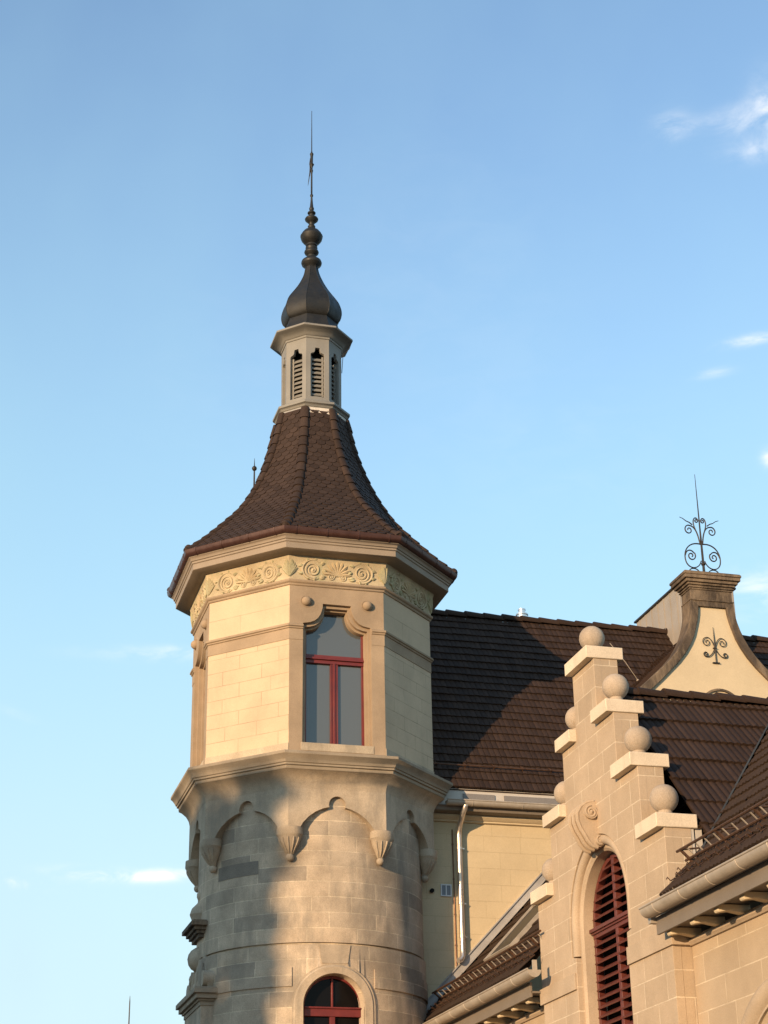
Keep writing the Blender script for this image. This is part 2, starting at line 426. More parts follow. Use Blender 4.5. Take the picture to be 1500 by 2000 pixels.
# ------------------------------------------------------------------ ground
g = MB(); gn = 40
g.add([(-3000, -3000, GROUND), (3000, -3000, GROUND), (3000, 3000, GROUND), (-3000, 3000, GROUND)], [(0, 1, 2, 3)])
gm, N, L, b = new_mat('grey_gravel_ground')
c = mixc(N, L, 'MIX', ramp(N, L, noise_node(N, L, .6, 8, .7), .3, .7, 0, 1), (.05, .047, .04), (.085, .078, .065))
L.new(c, b.inputs['Base Color']); b.inputs['Roughness'].default_value = .95
go = g.build('ground', gm); go['kind'] = 'structure'; go['label'] = 'flat grey gravel ground around the buildings'

# ------------------------------------------------------------------ corner tower
tower = thing('corner_tower', (0, 0, GROUND), 'round stone tower turning octagonal, with bell-shaped brown tiled roof and dark onion dome', 'tower')

WPHI = -1.3                                   # azimuth of the arched window in the shaft
def cyl(u_deg, r, z): a = radians(u_deg - 90); return (r * cos(a), r * sin(a), z)
def shaft_uv(co): return ((atan2(co.x, -co.y) * 2.2), co.z)
WHW = 14.7; WSP, WCR = 5.12, 5.68
def arch_z(u):                               # lower edge of the wall above the window
    t = max(-1, min(1, (u - WPHI) / WHW)); return WSP + (WCR - WSP) * sqrt(1 - t * t)
s = MB()
angs = sorted(set([WPHI + WHW * cos(radians(6 * i)) for i in range(31)] + [WPHI + WHW + i * (360 - 2 * WHW) / 110 for i in range(1, 110)]))
prof_hi = [(2.2, 9.2), (2.2, 6.245), (2.155, 6.24), (2.155, 6.2), (2.235, 6.195)]
ZB = 3.4
n = len(angs)
def colring(a):
    inside = abs(a - WPHI) <= WHW + 1e-6
    zl = arch_z(a) if inside else WSP
    return prof_hi + [(2.235, zl)]
rows = [[Vector(cyl(a, r, z)) for r, z in colring(a)] for a in angs]
s.rings([list(r) for r in rows] + [list(rows[0])], False, False, True)
low = [a for a in angs if abs(a - WPHI) >= WHW - 1e-6]
i0 = [i for i, a in enumerate(angs) if a > WPHI + WHW - 1e-4][0]
seq = angs[i0:] + [a + 360 for a in angs if a <= WPHI - WHW + 1e-4]
seq += [] if seq[-1] % 360 != seq[0] else []
s.rings([[Vector(cyl(a, 2.235, WSP)), Vector(cyl(a, 2.235, ZB)), Vector(cyl(a, 2.235, GROUND))] for a in seq], False, False, True)
# sill wall under the window and the reveals
under = [WPHI + WHW * (i / 10 - 1) for i in range(21)]
s.rings([[Vector(cyl(a, 2.235, 3.6)), Vector(cyl(a, 2.235, GROUND))] for a in under], False, False, True)
rev = [(a, arch_z(a)) for a in [WPHI - WHW * cos(radians(7.5 * i)) for i in range(25)]]
rev = [(WPHI - WHW, 3.6)] + rev + [(WPHI + WHW, 3.6)]
s.rings([[Vector(cyl(a, 2.235, z)), Vector(cyl(a, 1.95, z))] for a, z in rev], False, False, False)
s.build('shaft', SHAFT, tower, uv=shaft_uv)
# raised course either side of the window
s = MB()
seq = [20 + WPHI + i * (320 / 90) for i in range(91)]
s.rings([[Vector(cyl(a, r, z)) for r, z in ((2.22, 5.80), (2.262, 5.795), (2.262, 5.455), (2.22, 5.45))] for a in seq], False, False, True)
for a in (seq[0], seq[-1]):
    s.add([cyl(a, r, z) for r, z in ((2.2, 5.80), (2.262, 5.795), (2.262, 5.455), (2.2, 5.45))], [(0, 1, 2, 3)])
s.build('stone_course', SHAFT, tower, uv=shaft_uv)
s = MB()
blk = [-65 + 26 * i / 10 for i in range(11)]
s.rings([[Vector(cyl(a, 2.19, 7.80)), Vector(cyl(a, 2.206, 7.80)), Vector(cyl(a, 2.206, 7.545)), Vector(cyl(a, 2.19, 7.545))] for a in blk], False, False, False)
s.build('dark_block', stone('dark_repair_block', (.22, .185, .145), .4, .2, .2), tower)
# moulded archivolt with keystone
s = MB()
def arch_pt(f, r, t):                         # t: 0..180 along the arch, f: 0 inner .. 1 outer
    hw = WHW + f * 5.2; top = WCR + f * .17
    if t < 0: return cyl(WPHI - hw, r, WSP + t)
    if t > 180: return cyl(WPHI + hw, r, WSP - (t - 180))
    return cyl(WPHI - hw * cos(radians(t)), r, WSP + (top - WSP) * sin(radians(t)))
ts = [-1.52, -.8] + [i * 6 for i in range(31)] + [180.8, 181.52]
s.rings([[Vector(arch_pt(f, r, t)) for f, r in ((0, 2.20), (0, 2.27), (.7, 2.285), (.85, 2.265), (1, 2.27), (1, 2.2))] for t in ts], False, False, False)
for (f0, f1) in ((-1, 1),):
    s.add([cyl(WPHI - 6.2, 2.255, 5.86), cyl(WPHI + 6.2, 2.255, 5.86), cyl(WPHI + 7.5, 2.255, 6.19), cyl(WPHI - 7.5, 2.255, 6.19),
           cyl(WPHI - 6.2, 2.2, 5.86), cyl(WPHI + 6.2, 2.2, 5.86), cyl(WPHI + 7.5, 2.2, 6.19), cyl(WPHI - 7.5, 2.2, 6.19)],
          [(0, 1, 2, 3), (0, 4, 5, 1), (1, 5, 6, 2), (3, 7, 4, 0)])
s.build('window_arch', CORBEL, tower, uv=shaft_uv)
# arched window: dark pane, red transom, mullion and rim
aw = MB()
f0 = lambda u, z, d: Vector((sin(radians(WPHI)) * d + u, -cos(radians(WPHI)) * d, z))
HW = 2.235 * sin(radians(WHW))
op = [(-HW, 3.62)] + [(-HW * cos(radians(t)), WSP + (WCR - WSP) * sin(radians(t))) for t in range(0, 181, 9)] + [(HW, 3.62)]
inn = [(-HW + .05, 3.67)] + [(-(HW - .05) * cos(radians(t)), WSP + (WCR - .05 - WSP) * sin(radians(t))) for t in range(0, 181, 9)] + [(HW - .05, 3.67)]
aw.plate(op, [inn[::-1]], f0, 1.93, 2.0)
aw.plate([(-HW + .04, 4.95), (HW - .04, 4.95), (HW - .04, 5.11), (-HW + .04, 5.11)], [], f0, 1.94, 2.035)
aw.plate([(-HW + .04, 5.085), (HW - .04, 5.085), (HW - .04, 5.115), (-HW + .04, 5.115)], [], f0, 1.95, 2.07)
aw.plate([(-.018, 5.11), (.018, 5.11), (.018, 5.65), (-.018, 5.65)], [], f0, 1.95, 2.0)
aw.plate([(-.05, 3.65), (.05, 3.65), (.05, 4.96), (-.05, 4.96)], [], f0, 1.945, 2.015)
awo = aw.build('arched_window', RED, tower, bevel=.006)
MB().plate(inn, [], f0, 1.94, 1.955).build('pane', DGLASS, awo)

# arcaded corbel table: octagon plates with trefoil-headed arches over the round shaft
AL = 2.285
hwL = AL * tan(pi / 8)
archL = [(-.75, 8.22), (-.735, 8.30), (-.66, 8.43), (-.55, 8.55), (-.42, 8.645), (-.28, 8.71), (-.175, 8.738)]
lobe = arc(0, 8.79, .165, 198, -18, 12)
archL = archL + lobe + [(-u, z) for u, z in archL[::-1]]
s = MB()
for k in range(8):
    out = [(-hwL, 8.22)] + archL + [(hwL, 8.22), (hwL, 9.08), (-hwL, 9.08)]
    s.plate(out, [], oface(k), AL - .3, AL, back=False)
octring(s, [(AL / C8 + .002, 9.08), (AL / C8 + .02, 9.16), (AL / C8 + .08, 9.26), (AL / C8 + .17, 9.34), (AL / C8 + .24, 9.375), (2.2, 9.38), (2.2, 9.08)])
s.build('arcaded_corbel_table', CORBEL, tower, recalc=True)
for k in range(8):                            # hanging corbels under the corners
    s = MB()
    a = radians(-112.5 + 45 * k); d = Vector((cos(a), sin(a), 0)); tt = Vector((-sin(a), cos(a), 0))
    def sec(cr, rx, z, nn=16, sq=1.0):
        return [d * (cr + rx * .8 * cos(2 * pi * i / nn)) + tt * (rx * sin(2 * pi * i / nn)) + Vector((0, 0, z)) for i in range(nn)]
    pr = [(2.33, .215, 8.345), (2.33, .245, 8.335), (2.33, .25, 8.20), (2.33, .225, 8.17), (2.325, .215, 8.14), (2.32, .2, 8.09), (2.31, .165, 8.02), (2.30, .12, 7.95), (2.28, .085, 7.89), (2.27, .065, 7.855)]
    s.rings([sec(c0, r, z) for c0, r, z in pr], True, True, False)
    for j in range(5):
        an = radians(-64 + 32 * j)
        s.tube([d * (cr + r * .80 * cos(an)) + tt * (r * .98 * sin(an)) + Vector((0, 0, z)) for cr, r, z in pr[4:]], [.022, .024, .022, .018, .012, .008], 5)
    s.sphere(d * 2.27 + Vector((0, 0, 7.80)), .078, 14)
    s.build('corbel', CORBEL, tower)
# lower cornice
s = MB()
octring(s, [(2.3, 9.38), (2.70, 9.382), (2.715, 9.40), (2.715, 9.445), (2.755, 9.455), (2.755, 9.49), (2.78, 9.50), (2.80, 9.545), (2.84, 9.60), (2.875, 9.63), (2.885, 9.64), (2.885, 9.69), (2.86, 9.70), (2.45, 9.80), (2.3, 9.8)])
s.build('lower_cornice', TRIMD, tower, bevel=.005)

# upper octagon walls
AU = 2.5 * C8
hwU = AU * tan(pi / 8)
Z0, Z1 = 9.78, 13.2
head = [(.68, 12.385), (.54, 12.41), (.45, 12.45), (.375, 12.52), (.325, 12.60), (.30, 12.68), (.285, 12.74), (.285, 12.815)]
WOP = [(-.69, 9.95)] + [(-u, z) for u, z in head] + head[::-1] + [(.69, 9.95)]
WOP = WOP[::-1]
headi = [(.635, 12.33), (.53, 12.345), (.425, 12.38), (.335, 12.45), (.275, 12.54), (.245, 12.64), (.235, 12.72), (.235, 12.755)]
WIN = ([(-.645, 9.97)] + [(-u, z) for u, z in headi] + headi[::-1] + [(.645, 9.97)])[::-1]
WIN2 = ([(-.60, 9.98)] + [(-u * .93, z - .035) for u, z in headi] + [(u * .93, z - .035) for u, z in headi[::-1]] + [(.60, 9.98)])[::-1]
for za, zb, nm, mt in ((Z0, 12.2, 'octagon_wall', PLASTER), (12.2, Z1, 'upper_wall', PLASTUP)):
    s = MB()
    for k in (-1, 1, 2, 3):
        s.plate([(-hwU, za), (hwU, za), (hwU, zb), (-hwU, zb)], [], oface(k), AU - .3, AU, back=False)
    s.build(nm, mt, tower)
s = MB()
octring(s, [(2.2, Z0), (2.515, Z0), (2.515, Z0 + .16), (2.2, Z0 + .16)], [1, 2, 3, 4, 5], False)
octring(s, [(2.2, Z0), (2.515, Z0), (2.515, Z0 + .16), (2.2, Z0 + .16)], [-1, 0], False)
s.build('plinth', SILLST, tower)
for k in (0, -2, 4):
    s = MB()
    s.plate([(-hwU, Z0), (hwU, Z0), (hwU, Z1), (-hwU, Z1)], [WOP], oface(k), AU - .10, AU + .004, back=False)
    s.plate([(-.80, Z0 + .02), (.80, Z0 + .02), (.80, 12.95), (-.80, 12.95)], [WIN], oface(k), AU - .16, AU - .075, back=False)
    s.plate([(-.80, Z0 + .02), (.80, Z0 + .02), (.80, 12.95), (-.80, 12.95)], [WIN2], oface(k), AU - .34, AU - .16, back=False)
    wo = s.build('window_surround', TRIM, tower, bevel=.004)
    st = MB()
    st.plate([(-.72, Z0 + .03), (.72, Z0 + .03), (.72, 9.965), (-.72, 9.965)], [], oface(k), AU - .26, AU + .014)
    st.build('sill', SILLST, wo, bevel=.006)
    for u in (-.615, .62):
        st = MB(); st.sphere(oface(k)(u, 12.84, AU + .02), .098, 18)
        ring = [oface(k)(u + .118 * cos(2 * pi * i / 20), 12.84 + .118 * sin(2 * pi * i / 20), AU + .004) for i in range(21)]
        st.tube(ring, .008, 5)
        st.build('stone_boss', TRIM, wo)
    # window: red frame, transom, mullion, three panes
    f = oface(k); D = AU - .285
    fr = MB()
    hi = [(.555, 12.34), (.47, 12.36), (.37, 12.41), (.29, 12.49), (.235, 12.59), (.20, 12.68), (.20, 12.70)]
    outl = [(-.62, 9.95), (.62, 9.95), (.62, 12.9), (-.62, 12.9)]
    inl = [(-.555, 10.02), (.555, 10.02), (.555, 12.79), (-.555, 12.79)]
    fr.plate(outl, [inl[::-1]], f, D - .06, D + .02)
    fr.plate([(-.60, 11.665), (.60, 11.665), (.60, 11.835), (-.60, 11.835)], [], f, D - .06, D + .045)
    fr.plate([(-.60, 11.735), (.60, 11.735), (.60, 11.775), (-.60, 11.775)], [], f, D - .05, D + .085)
    fr.plate([(-.065, 10.0), (.065, 10.0), (.065, 11.68), (-.065, 11.68)], [], f, D - .06, D + .03)
    fr.plate([(-.02, 10.0), (.02, 10.0), (.02, 11.68), (-.02, 11.68)], [], f, D - .05, D + .055)
    for sgn in (-1, 1):
        fr.plate([(sgn * .062 - .012, 10.02), (sgn * .062 + .012, 10.02), (sgn * .062 + .012, 11.66), (sgn * .062 - .012, 11.66)], [], f, D - .05, D + .042)
    wf = fr.build('window', RED, tower, bevel=.004)
    for (u0, u1, za, zb) in ((-.56, -.05, 10.0, 11.68), (.05, .56, 10.0, 11.68), (-.56, .56, 11.82, 12.82)):
        MB().plate([(u0, za), (u1, za), (u1, zb), (u0, zb)], [], f, D - .04, D - .02).build('pane', GLASS, wf)

# band at window-head height
a0 = AU
bandp = [(a0 - .03, 12.03), (a0 + .012, 12.03), (a0 + .012, 12.25), (a0 + .035, 12.262), (a0 + .035, 12.285), (a0 + .062, 12.30), (a0 + .062, 12.335), (a0 + .02, 12.36), (a0 - .03, 12.365)]
s = MB()
for k in (-3, -1, 1, 2, 3): facering(s, k, bandp, 0, 0, True, True)
for k in (0, -2, 4):
    facering(s, k, bandp, 0, -.685, True, False); facering(s, k, bandp, .70, 0, False, True)
s.build('stone_band', TRIM, tower)
# string under the frieze
s = MB()
octring(s, [(2.3, 13.16), (2.52, 13.16), (2.535, 13.18), (2.535, 13.20), (2.565, 13.215), (2.58, 13.24), (2.58, 13.262), (2.56, 13.275), (2.3, 13.28)])
s.build('string_course', TRIM, tower, bevel=.004)
# frieze band with moulded scrolls, palmettes and leaves
FB, FT = 2.53, 2.60
s = MB(); octring(s, [(2.3, 13.27), (FB, 13.27), (FB + .005, 13.4), (FB + .025, 13.58), (FT, 13.72), (FT + .02, 13.80), (2.3, 13.80)])
fz = s.build('frieze', FRIEZE, tower)
def frz(k):
    fn = oface(k)
    return lambda u, z: fn(u, z, (FB + max(0, (z - 13.35)) * .11) * C8 + .008)
for k in range(-3, 4):
    s = MB(); lf_ = MB(); pm_ = MB(); P = frz(k)
    for sg in (-1, 1):
        uc = sg * .50
        s.tube([P(sg * -1 * (x) if False else uc + sg * (x - 0), z) for x, z in spiral(0, 13.50, .165, .02, 250, 2.3, 46)], [.024 - .010 * i / 46 for i in range(47)], 5)
        s.sphere(P(uc, 13.50), .032, 8)
        stem = [(uc + sg * .215 * cos(radians(q)), 13.505 + .20 * sin(radians(q))) for q in range(150, -121, -15)]
        s.tube([P(u, z) for u, z in stem], [.014 + .016 * sin(pi * i / (len(stem) - 1)) for i in range(len(stem))], 5)
        for q, ll, bend in ((140, .10, 1), (105, .08, -1), (60, .09, 1), (20, .10, -1), (-25, .10, 1), (-65, .09, -1), (-100, .10, 1), (-135, .10, -1), (180, .09, 1), (215, .10, -1)):
            cq, sq_ = cos(radians(q)), sin(radians(q))
            pts = [P(uc + sg * ((.20 + ll * t) * cq - bend * .05 * t * t * sq_), max(13.305, min(13.735, 13.505 + (.185 + ll * t) * sq_ + bend * .05 * t * t * cq))) for t in [i / 5 for i in range(6)]]
            lf_.tube(pts, [.014, .028, .036, .033, .022, .008], 5)
        for j in range(5):                    # acanthus at the corner
            t0 = j / 4
            pts = [P(sg * (.985 - .02 - (.03 + .13 * t0) * t), 13.34 + (.40 - .22 * t0) * t + .03 * sin(pi * t)) for t in [i / 6 for i in range(7)]]
            lf_.tube(pts, [.014, .026, .036, .036, .030, .020, .008], 5)
        s.tube([P(sg * u, 13.53) for u in (.84, .90, .97)], .018, 5)
        # small volutes of the palmette
        s.tube([P(sg * .125 + sg * x, z) for x, z in spiral(0, 13.385, .075, .012, 100, 1.8, 26)], .014, 5)
        s.sphere(P(sg * .125, 13.385), .02, 8)
    s.tube([P(u, 13.40 + .02 * cos(u * 20)) for u in (-.05, -.025, 0, .025, .05)], .02, 5)
    for j in range(9):                        # palmette fan
        an = radians(90 + (j - 4) * 19); ln = .325 - .014 * abs(j - 4)
        pts = [P(cos(an) * ln * t * (1 + .12 * t * t) , 13.415 + sin(an) * ln * t - .03 * t * t * abs(j - 4) / 4) for t in [i / 6 for i in range(7)]]
        pm_.tube(pts, [.010, .016, .023, .029, .033, .030, .012], 5)
    s.join(lf_, FLEAF).join(pm_, FPALM); s.build('scroll_relief', FRIEZE, fz)
# eaves cornice
s = MB()
octring(s, [(2.3, 13.76), (2.66, 13.765), (2.90, 13.79), (2.92, 13.80), (2.92, 13.915), (2.945, 13.93), (2.945, 13.965), (2.97, 13.975), (2.985, 14.02), (3.02, 14.045), (3.02, 14.07), (2.3, 14.07)])
s.build('eaves_cornice', EAVEP, tower, bevel=.004)
# brown half-round gutter and its joints
s = MB()
octring(s, [(2.96, 14.072), (3.04, 14.055), (3.085, 14.08), (3.11, 14.12), (3.118, 14.165), (3.125, 14.185), (3.10, 14.185), (3.09, 14.15), (3.0, 14.10)])
for k in range(8):
    for u in (-.95, -.32, .32, .95):
        facering(s, k, [(r * C8, z) for r, z in [(2.96, 14.066), (3.04, 14.048), (3.09, 14.074), (3.117, 14.115), (3.126, 14.165), (3.13, 14.19), (3.0, 14.19)]], u - .015, u + .015)
s.build('gutter', GUTB, tower, recalc=True)

# bell-shaped roof in beaver-tail tiles
RP = [(3.05, 14.20), (2.72, 14.47), (2.44, 14.74), (2.07, 15.12), (1.80, 15.42), (1.575, 15.76), (1.37, 16.13), (1.20, 16.51), (1.055, 16.90), (.945, 17.26), (.865, 17.61), (.80, 17.99)]
def smoothprof(pts, n):
    # Catmull-Rom through the points, resampled by length
    out = []
    P = [Vector((r, z, 0)) for r, z in pts]
    for i in range(len(P) - 1):
        a = P[max(i - 1, 0)]; b_ = P[i]; c_ = P[i + 1]; d_ = P[min(i + 2, len(P) - 1)]
        for j in range(12):
            t = j / 12
            out.append(.5 * ((2 * b_) + (c_ - a) * t + (2 * a - 5 * b_ + 4 * c_ - d_) * t * t + (3 * b_ - a - 3 * c_ + d_) * t ** 3))
    out.append(P[-1])
    L_ = [0]
    for i in range(1, len(out)): L_.append(L_[-1] + (out[i] - out[i - 1]).length)
    res = []
    for k in range(n + 1):
        q = L_[-1] * k / n; i = 0
        while i < len(L_) - 2 and L_[i + 1] < q: i += 1
        t = (q - L_[i]) / (L_[i + 1] - L_[i]); p_ = out[i].lerp(out[i + 1], t); res.append((p_.x, p_.y))
    return res
NR = 36
rp = smoothprof(RP, NR)
s = MB(); octring(s, [(r - .015, z - .01) for r, z in rp] + [(.5, 17.99), (.5, 14.2)])
rf = s.build('bell_roof', TOWERT, tower)
s = MB(); TW = .20
for k in range(-3, 5):
    f = oface(k)
    for i in range(NR):
        (r0, z0), (r1, z1) = rp[i], rp[min(i + 1, NR)]
        ra, za = (rp[i + 2] if i + 2 <= NR else rp[NR])
        ha, hb = r0 * C8 * tan(pi / 8), ra * C8 * tan(pi / 8)
        sl_ = Vector((ra * C8 - r0 * C8, za - z0)); ln = sl_.length; sl_.normalize(); nr = Vector((sl_.y, -sl_.x))
        nt = int(2 * ha / TW) + 2
        off = (i % 2) * TW / 2
        def P(u, q, h):
            hw = (ha + (hb - ha) * max(0, q) / ln) + .02
            u = max(-hw, min(hw, u))
            return f(u, z0 + sl_.y * q + nr.y * h, r0 * C8 + sl_.x * q + nr.x * h)
        for j in range(-nt // 2 - 1, nt // 2 + 2):
            uc = j * TW + off
            if abs(uc) - TW * .5 > ha: continue
            w = TW * .485; jit = random.uniform(-.006, .006); hh = .029 + random.uniform(-.003, .005)
            arcp = [(uc + w * cos(radians(t)), jit - .045 * (-sin(radians(t)))) for t in (180, 205, 235, 270, 305, 335, 360)]
            arcp = [(u, jit + .075 * sin(radians(t)) + .06) for (u, _), t in zip(arcp, (180, 205, 235, 270, 305, 335, 360))]
            top = [P(u, q, hh) for u, q in arcp] + [P(uc + w, ln * .98, .006), P(uc - w, ln * .98, .006)]
            bot = [P(u, q, hh - .03) for u, q in arcp]
            s.add(top + bot, [tuple(range(9))] + [(m + 1, m, 9 + m, 10 + m) for m in range(6)])
s.build('roof_tiles', TOWERT, rf, recalc=False)
for k in range(8):                            # hip tiles
    s = MB()
    hp = smoothprof(RP, 17)
    for i in range(17):
        (r0, z0), (r1, z1) = hp[i], hp[i + 1]
        a = overt(k, r0 + .0, z0); b_ = overt(k, r1, z1); t = (b_ - a).normalized()
        o = overt(k, 1, 0); side = Vector((-o.y, o.x, 0)); up = side.cross(t); up = up if up.dot(o) > 0 else -up
        a = a - t * .035
        ring = lambda c_, rad, lift: [c_ + up * (lift + rad * .62 * sin(radians(q))) + side * (rad * cos(radians(q))) for q in range(-10, 191, 25)]
        ra, rb = .108, .088
        A, B = ring(a, ra, .012), ring(b_, rb, -.005); A2 = ring(a, ra - .025, .0)
        m = len(A)
        s.add(A + B, [(j, j + 1, m + j + 1, m + j) for j in range(m - 1)], True)
        s.add(A + A2, [(j + 1, j, m + j, m + j + 1) for j in range(m - 1)])
    # end knob on the eave corner
    s.sphere(overt(k, 3.04, 14.235), .085, 12)
    s.build('hip_tiles', TOWERT, rf, recalc=False)
# broken white mortar under the lantern
s = MB()
f = oface(0)
ed = [(-.27 + .055 * i, 17.865 + random.uniform(-.025, .025)) for i in range(11)]
s.plate([(u, z) for u, z in ed] + [(.28, 18.0), (-.27, 18.0)], [], lambda u, z, d: f(u, z, d - (z - 17.9) * .18), .70, .775)
f1 = oface(1)
ed = [(-.1 + .05 * i, 17.91 + random.uniform(-.02, .02)) for i in range(8)]
s.plate(ed + [(.26, 17.99), (-.1, 17.99)], [], lambda u, z, d: f1(u, z, d - (z - 17.9) * .18), .70, .775)
s.build('mortar_patch', MORTAR, rf)
s = MB()
for k in (-3, -2, -1, 2, 3, 4): facering(s, k, [(.66, 17.84), (.775, 17.84), (.745, 18.0), (.66, 18.0)], 0, 0, True, True)
s.build('lead_apron', LEAD, rf)

# louvred lantern
s = MB()
octring(s, [(.5, 17.97), (.775, 17.975), (.785, 17.99), (.785, 18.03), (.805, 18.04), (.82, 18.075), (.845, 18.09), (.868, 18.10), (.868, 18.15), (.80, 18.19), (.72, 18.22), (.69, 18.27), (.5, 18.27)])
AB = .675 * C8; hb = AB * tan(pi / 8)
lo = [(-.155, 18.34), (.155, 18.34), (.155, 19.40), (.135, 19.425), (.105, 19.435), (.075, 19.45), (.06, 19.485), (.055, 19.53), (.05, 19.565), (-.05, 19.565), (-.055, 19.53), (-.06, 19.485), (-.075, 19.45), (-.105, 19.435), (-.135, 19.425), (-.155, 19.40)]
for k in range(8):
    s.plate([(-hb, 18.26), (hb, 18.26), (hb, 19.86), (-hb, 19.86)], [lo[::-1]], oface(k), AB - .075, AB)
ln_o = s.build('lantern', LANT, tower, bevel=.004)
s = MB()
octring(s, [(.5, 19.80), (.69, 19.80), (.70, 19.815), (.70, 19.845), (.725, 19.855), (.74, 19.88), (.80, 19.93), (.88, 19.965), (.925, 19.98), (.945, 19.99), (.945, 20.03), (.93, 20.04), (.68, 20.09), (.5, 20.09)])
s.build('lantern_cornice', LANT, ln_o, bevel=.004)
for k in range(-3, 4):
    s = MB()
    for i in range(9):
        z = 18.46 + i * .108
        fk = oface(k)
        s.obox(fk(0, z, AB - .115), otan(k) * .165, (onrm(k) * .036 + Vector((0, 0, -.040))), (onrm(k) * .006 + Vector((0, 0, .009))))
    for u in (-.128, .128):
        s.obox(oface(k)(u, 18.87, AB - .10), otan(k) * .018, onrm(k) * .022, Vector((0, 0, .52)))
    s.obox(oface(k)(0, 18.37, AB - .10), otan(k) * .14, onrm(k) * .022, Vector((0, 0, .02)))
    s.build('louvre', LANT, ln_o)
s = MB(); s.lathe([(.40, 18.3), (.40, 19.9)], n=8, smooth=False, a0=pi / 8); s.build('dark_core', BLACK, ln_o)
s = MB(); s.tube([Vector(q) for q in (overt(2, .93, 20.0), overt(2, .86, 19.80), overt(2, .72, 19.66), overt(2, .69, 19.2))], .008, 5)
s.build('conductor_wire', IRON, ln_o)

# onion dome (eight-sided) and turned finial
s = MB()
dp = smoothprof([(.57, 20.47), (.62, 20.50), (.665, 20.58), (.69, 20.69), (.688, 20.80), (.662, 20.91), (.615, 21.03), (.54, 21.15), (.425, 21.32), (.335, 21.47), (.262, 21.62), (.20, 21.77), (.162, 21.90), (.142, 22.04), (.14, 22.15)], 40)
for k in range(8):
    A = [overt(k, r, z) for r, z in dp]; B = [overt(k + 1, r, z) for r, z in dp]; m = len(A)
    s.add(A + B, [(j, m + j, m + j + 1, j + 1) for j in range(m - 1)], True)
octring(s, [(.5, 20.085), (.72, 20.085), (.70, 20.14), (.635, 20.30), (.59, 20.475), (.5, 20.48)])
for k in range(8): s.tube([overt(k, r + .002, z) for r, z in dp[2:-2]], .006, 5)
dome = s.build('onion_dome', DOME, tower, recalc=False)
fp = [(.13, 21.98), (.16, 22.04), (.225, 22.09), (.24, 22.14), (.225, 22.19), (.15, 22.255), (.10, 22.30), (.10, 22.34), (.16, 22.40), (.17, 22.43), (.16, 22.46), (.125, 22.49), (.14, 22.53), (.14, 22.55), (.115, 22.575), (.135, 22.60), (.13, 22.64), (.19, 22.70), (.24, 22.77), (.258, 22.845), (.262, 22.855), (.262, 22.87), (.25, 22.88), (.23, 22.93), (.18, 23.0), (.11, 23.06), (.075, 23.09), (.085, 23.115), (.09, 23.135), (.08, 23.155), (.062, 23.17), (.062, 23.21), (.09, 23.25), (.15, 23.31), (.158, 23.34), (.14, 23.37), (.085, 23.41), (.052, 23.435), (.055, 23.47), (.095, 23.50), (.095, 23.52), (.06, 23.56), (.045, 23.585), (.058, 23.62), (.058, 23.64), (.042, 23.68), (.028, 23.83), (.021, 23.96), (.037, 23.985), (.037, 24.015), (.021, 24.04), (.02, 24.64), (.035, 24.70), (.022, 24.75), (.03, 24.82), (.058, 24.875), (.03, 24.92), (.033, 25.12), (.045, 25.18), (.02, 25.22), (.013, 25.26), (.006, 26.43)]
s = MB(); s.lathe(fp, n=20)
s.tube([(-.035, 0, 24.86), (-.045, 0, 24.65), (-.07, 0, 24.42), (-.085, .01, 24.28)], [.014, .012, .010, .004], 5)
s.tube([(-.03, 0, 25.05), (-.048, 0, 24.9), (-.03, .02, 24.7), (-.05, 0, 24.55)], .012, 5)
s.tube([(.15, 0, 22.05), (.165, 0, 21.9), (.13, 0, 21.78)], .006, 5)
s.build('spire_finial', DOME, tower)

# aedicule on the left side of the shaft: entablature, scrolled gable, cap and ball
XA = lambda y, z, d: Vector((-d, -y, z))
s = MB()
s.box(-2.27, -1.2, -.92, .92, GROUND, 5.28)
ae = s.build('aedicule', CORBEL, tower)
s = MB()
for (e, za, zb) in ((.04, 5.26, 5.34), (.075, 5.34, 5.38), (.13, 5.38, 5.47), (.18, 5.47, 5.56), (.16, 5.56, 5.585)):
    s.box(-2.25 - e, -1.2, -.9 - e, .9 + e, za, zb)
s.build('aedicule_cornice', TRIMD, ae, bevel=.008)
s = MB()
half = [(.92, 5.58), (.98, 5.72), (.93, 5.86), (.82, 5.90), (.74, 5.84), (.68, 5.92), (.60, 6.10), (.50, 6.30), (.46, 6.45), (.44, 6.60)]
s.plate([(-u, z) for u, z in half] + [(u, z) for u, z in half[::-1]], [], XA, 1.6, 2.16)
s.tube([XA(-.84, 5.76, 1.5), XA(-.84, 5.76, 2.25)], .15, 14); s.tube([XA(.84, 5.76, 1.5), XA(.84, 5.76, 2.25)], .15, 14)
s.sphere(XA(0, 6.25, 2.16), .24, 16)
for yy in (-.45, .45): s.sphere(XA(yy, 5.95, 2.16), .13, 12)
for yy in (-.62, -.2, .2, .62): s.tube([XA(yy, 5.6, 2.2), XA(yy * .9, 5.85, 2.22), XA(yy * .8, 6.1, 2.2)], [.09, .06, .04], 8)
s.build('scrolled_gable', CORBEL, ae, bevel=.01)
s = MB()
for (e, za, zb) in ((0, 6.60, 6.67), (.05, 6.67, 6.73), (.10, 6.73, 6.80), (.17, 6.80, 6.88), (.13, 6.88, 6.91)):
    s.box(-2.26 - e, -1.7, -.42 - e, .42 + e, za, zb)
s.build('gable_cap', DARKST, ae, bevel=.006)
s = MB(); s.lathe([(.20, 6.9), (.21, 6.98), (.26, 7.1), (.22, 7.22), (.12, 7.32), (.10, 7.36)], (-2.12, 0), 16); s.sphere((-2.12, 0, 7.47), .135, 14)
s.build('gable_ball', CORBEL, ae)

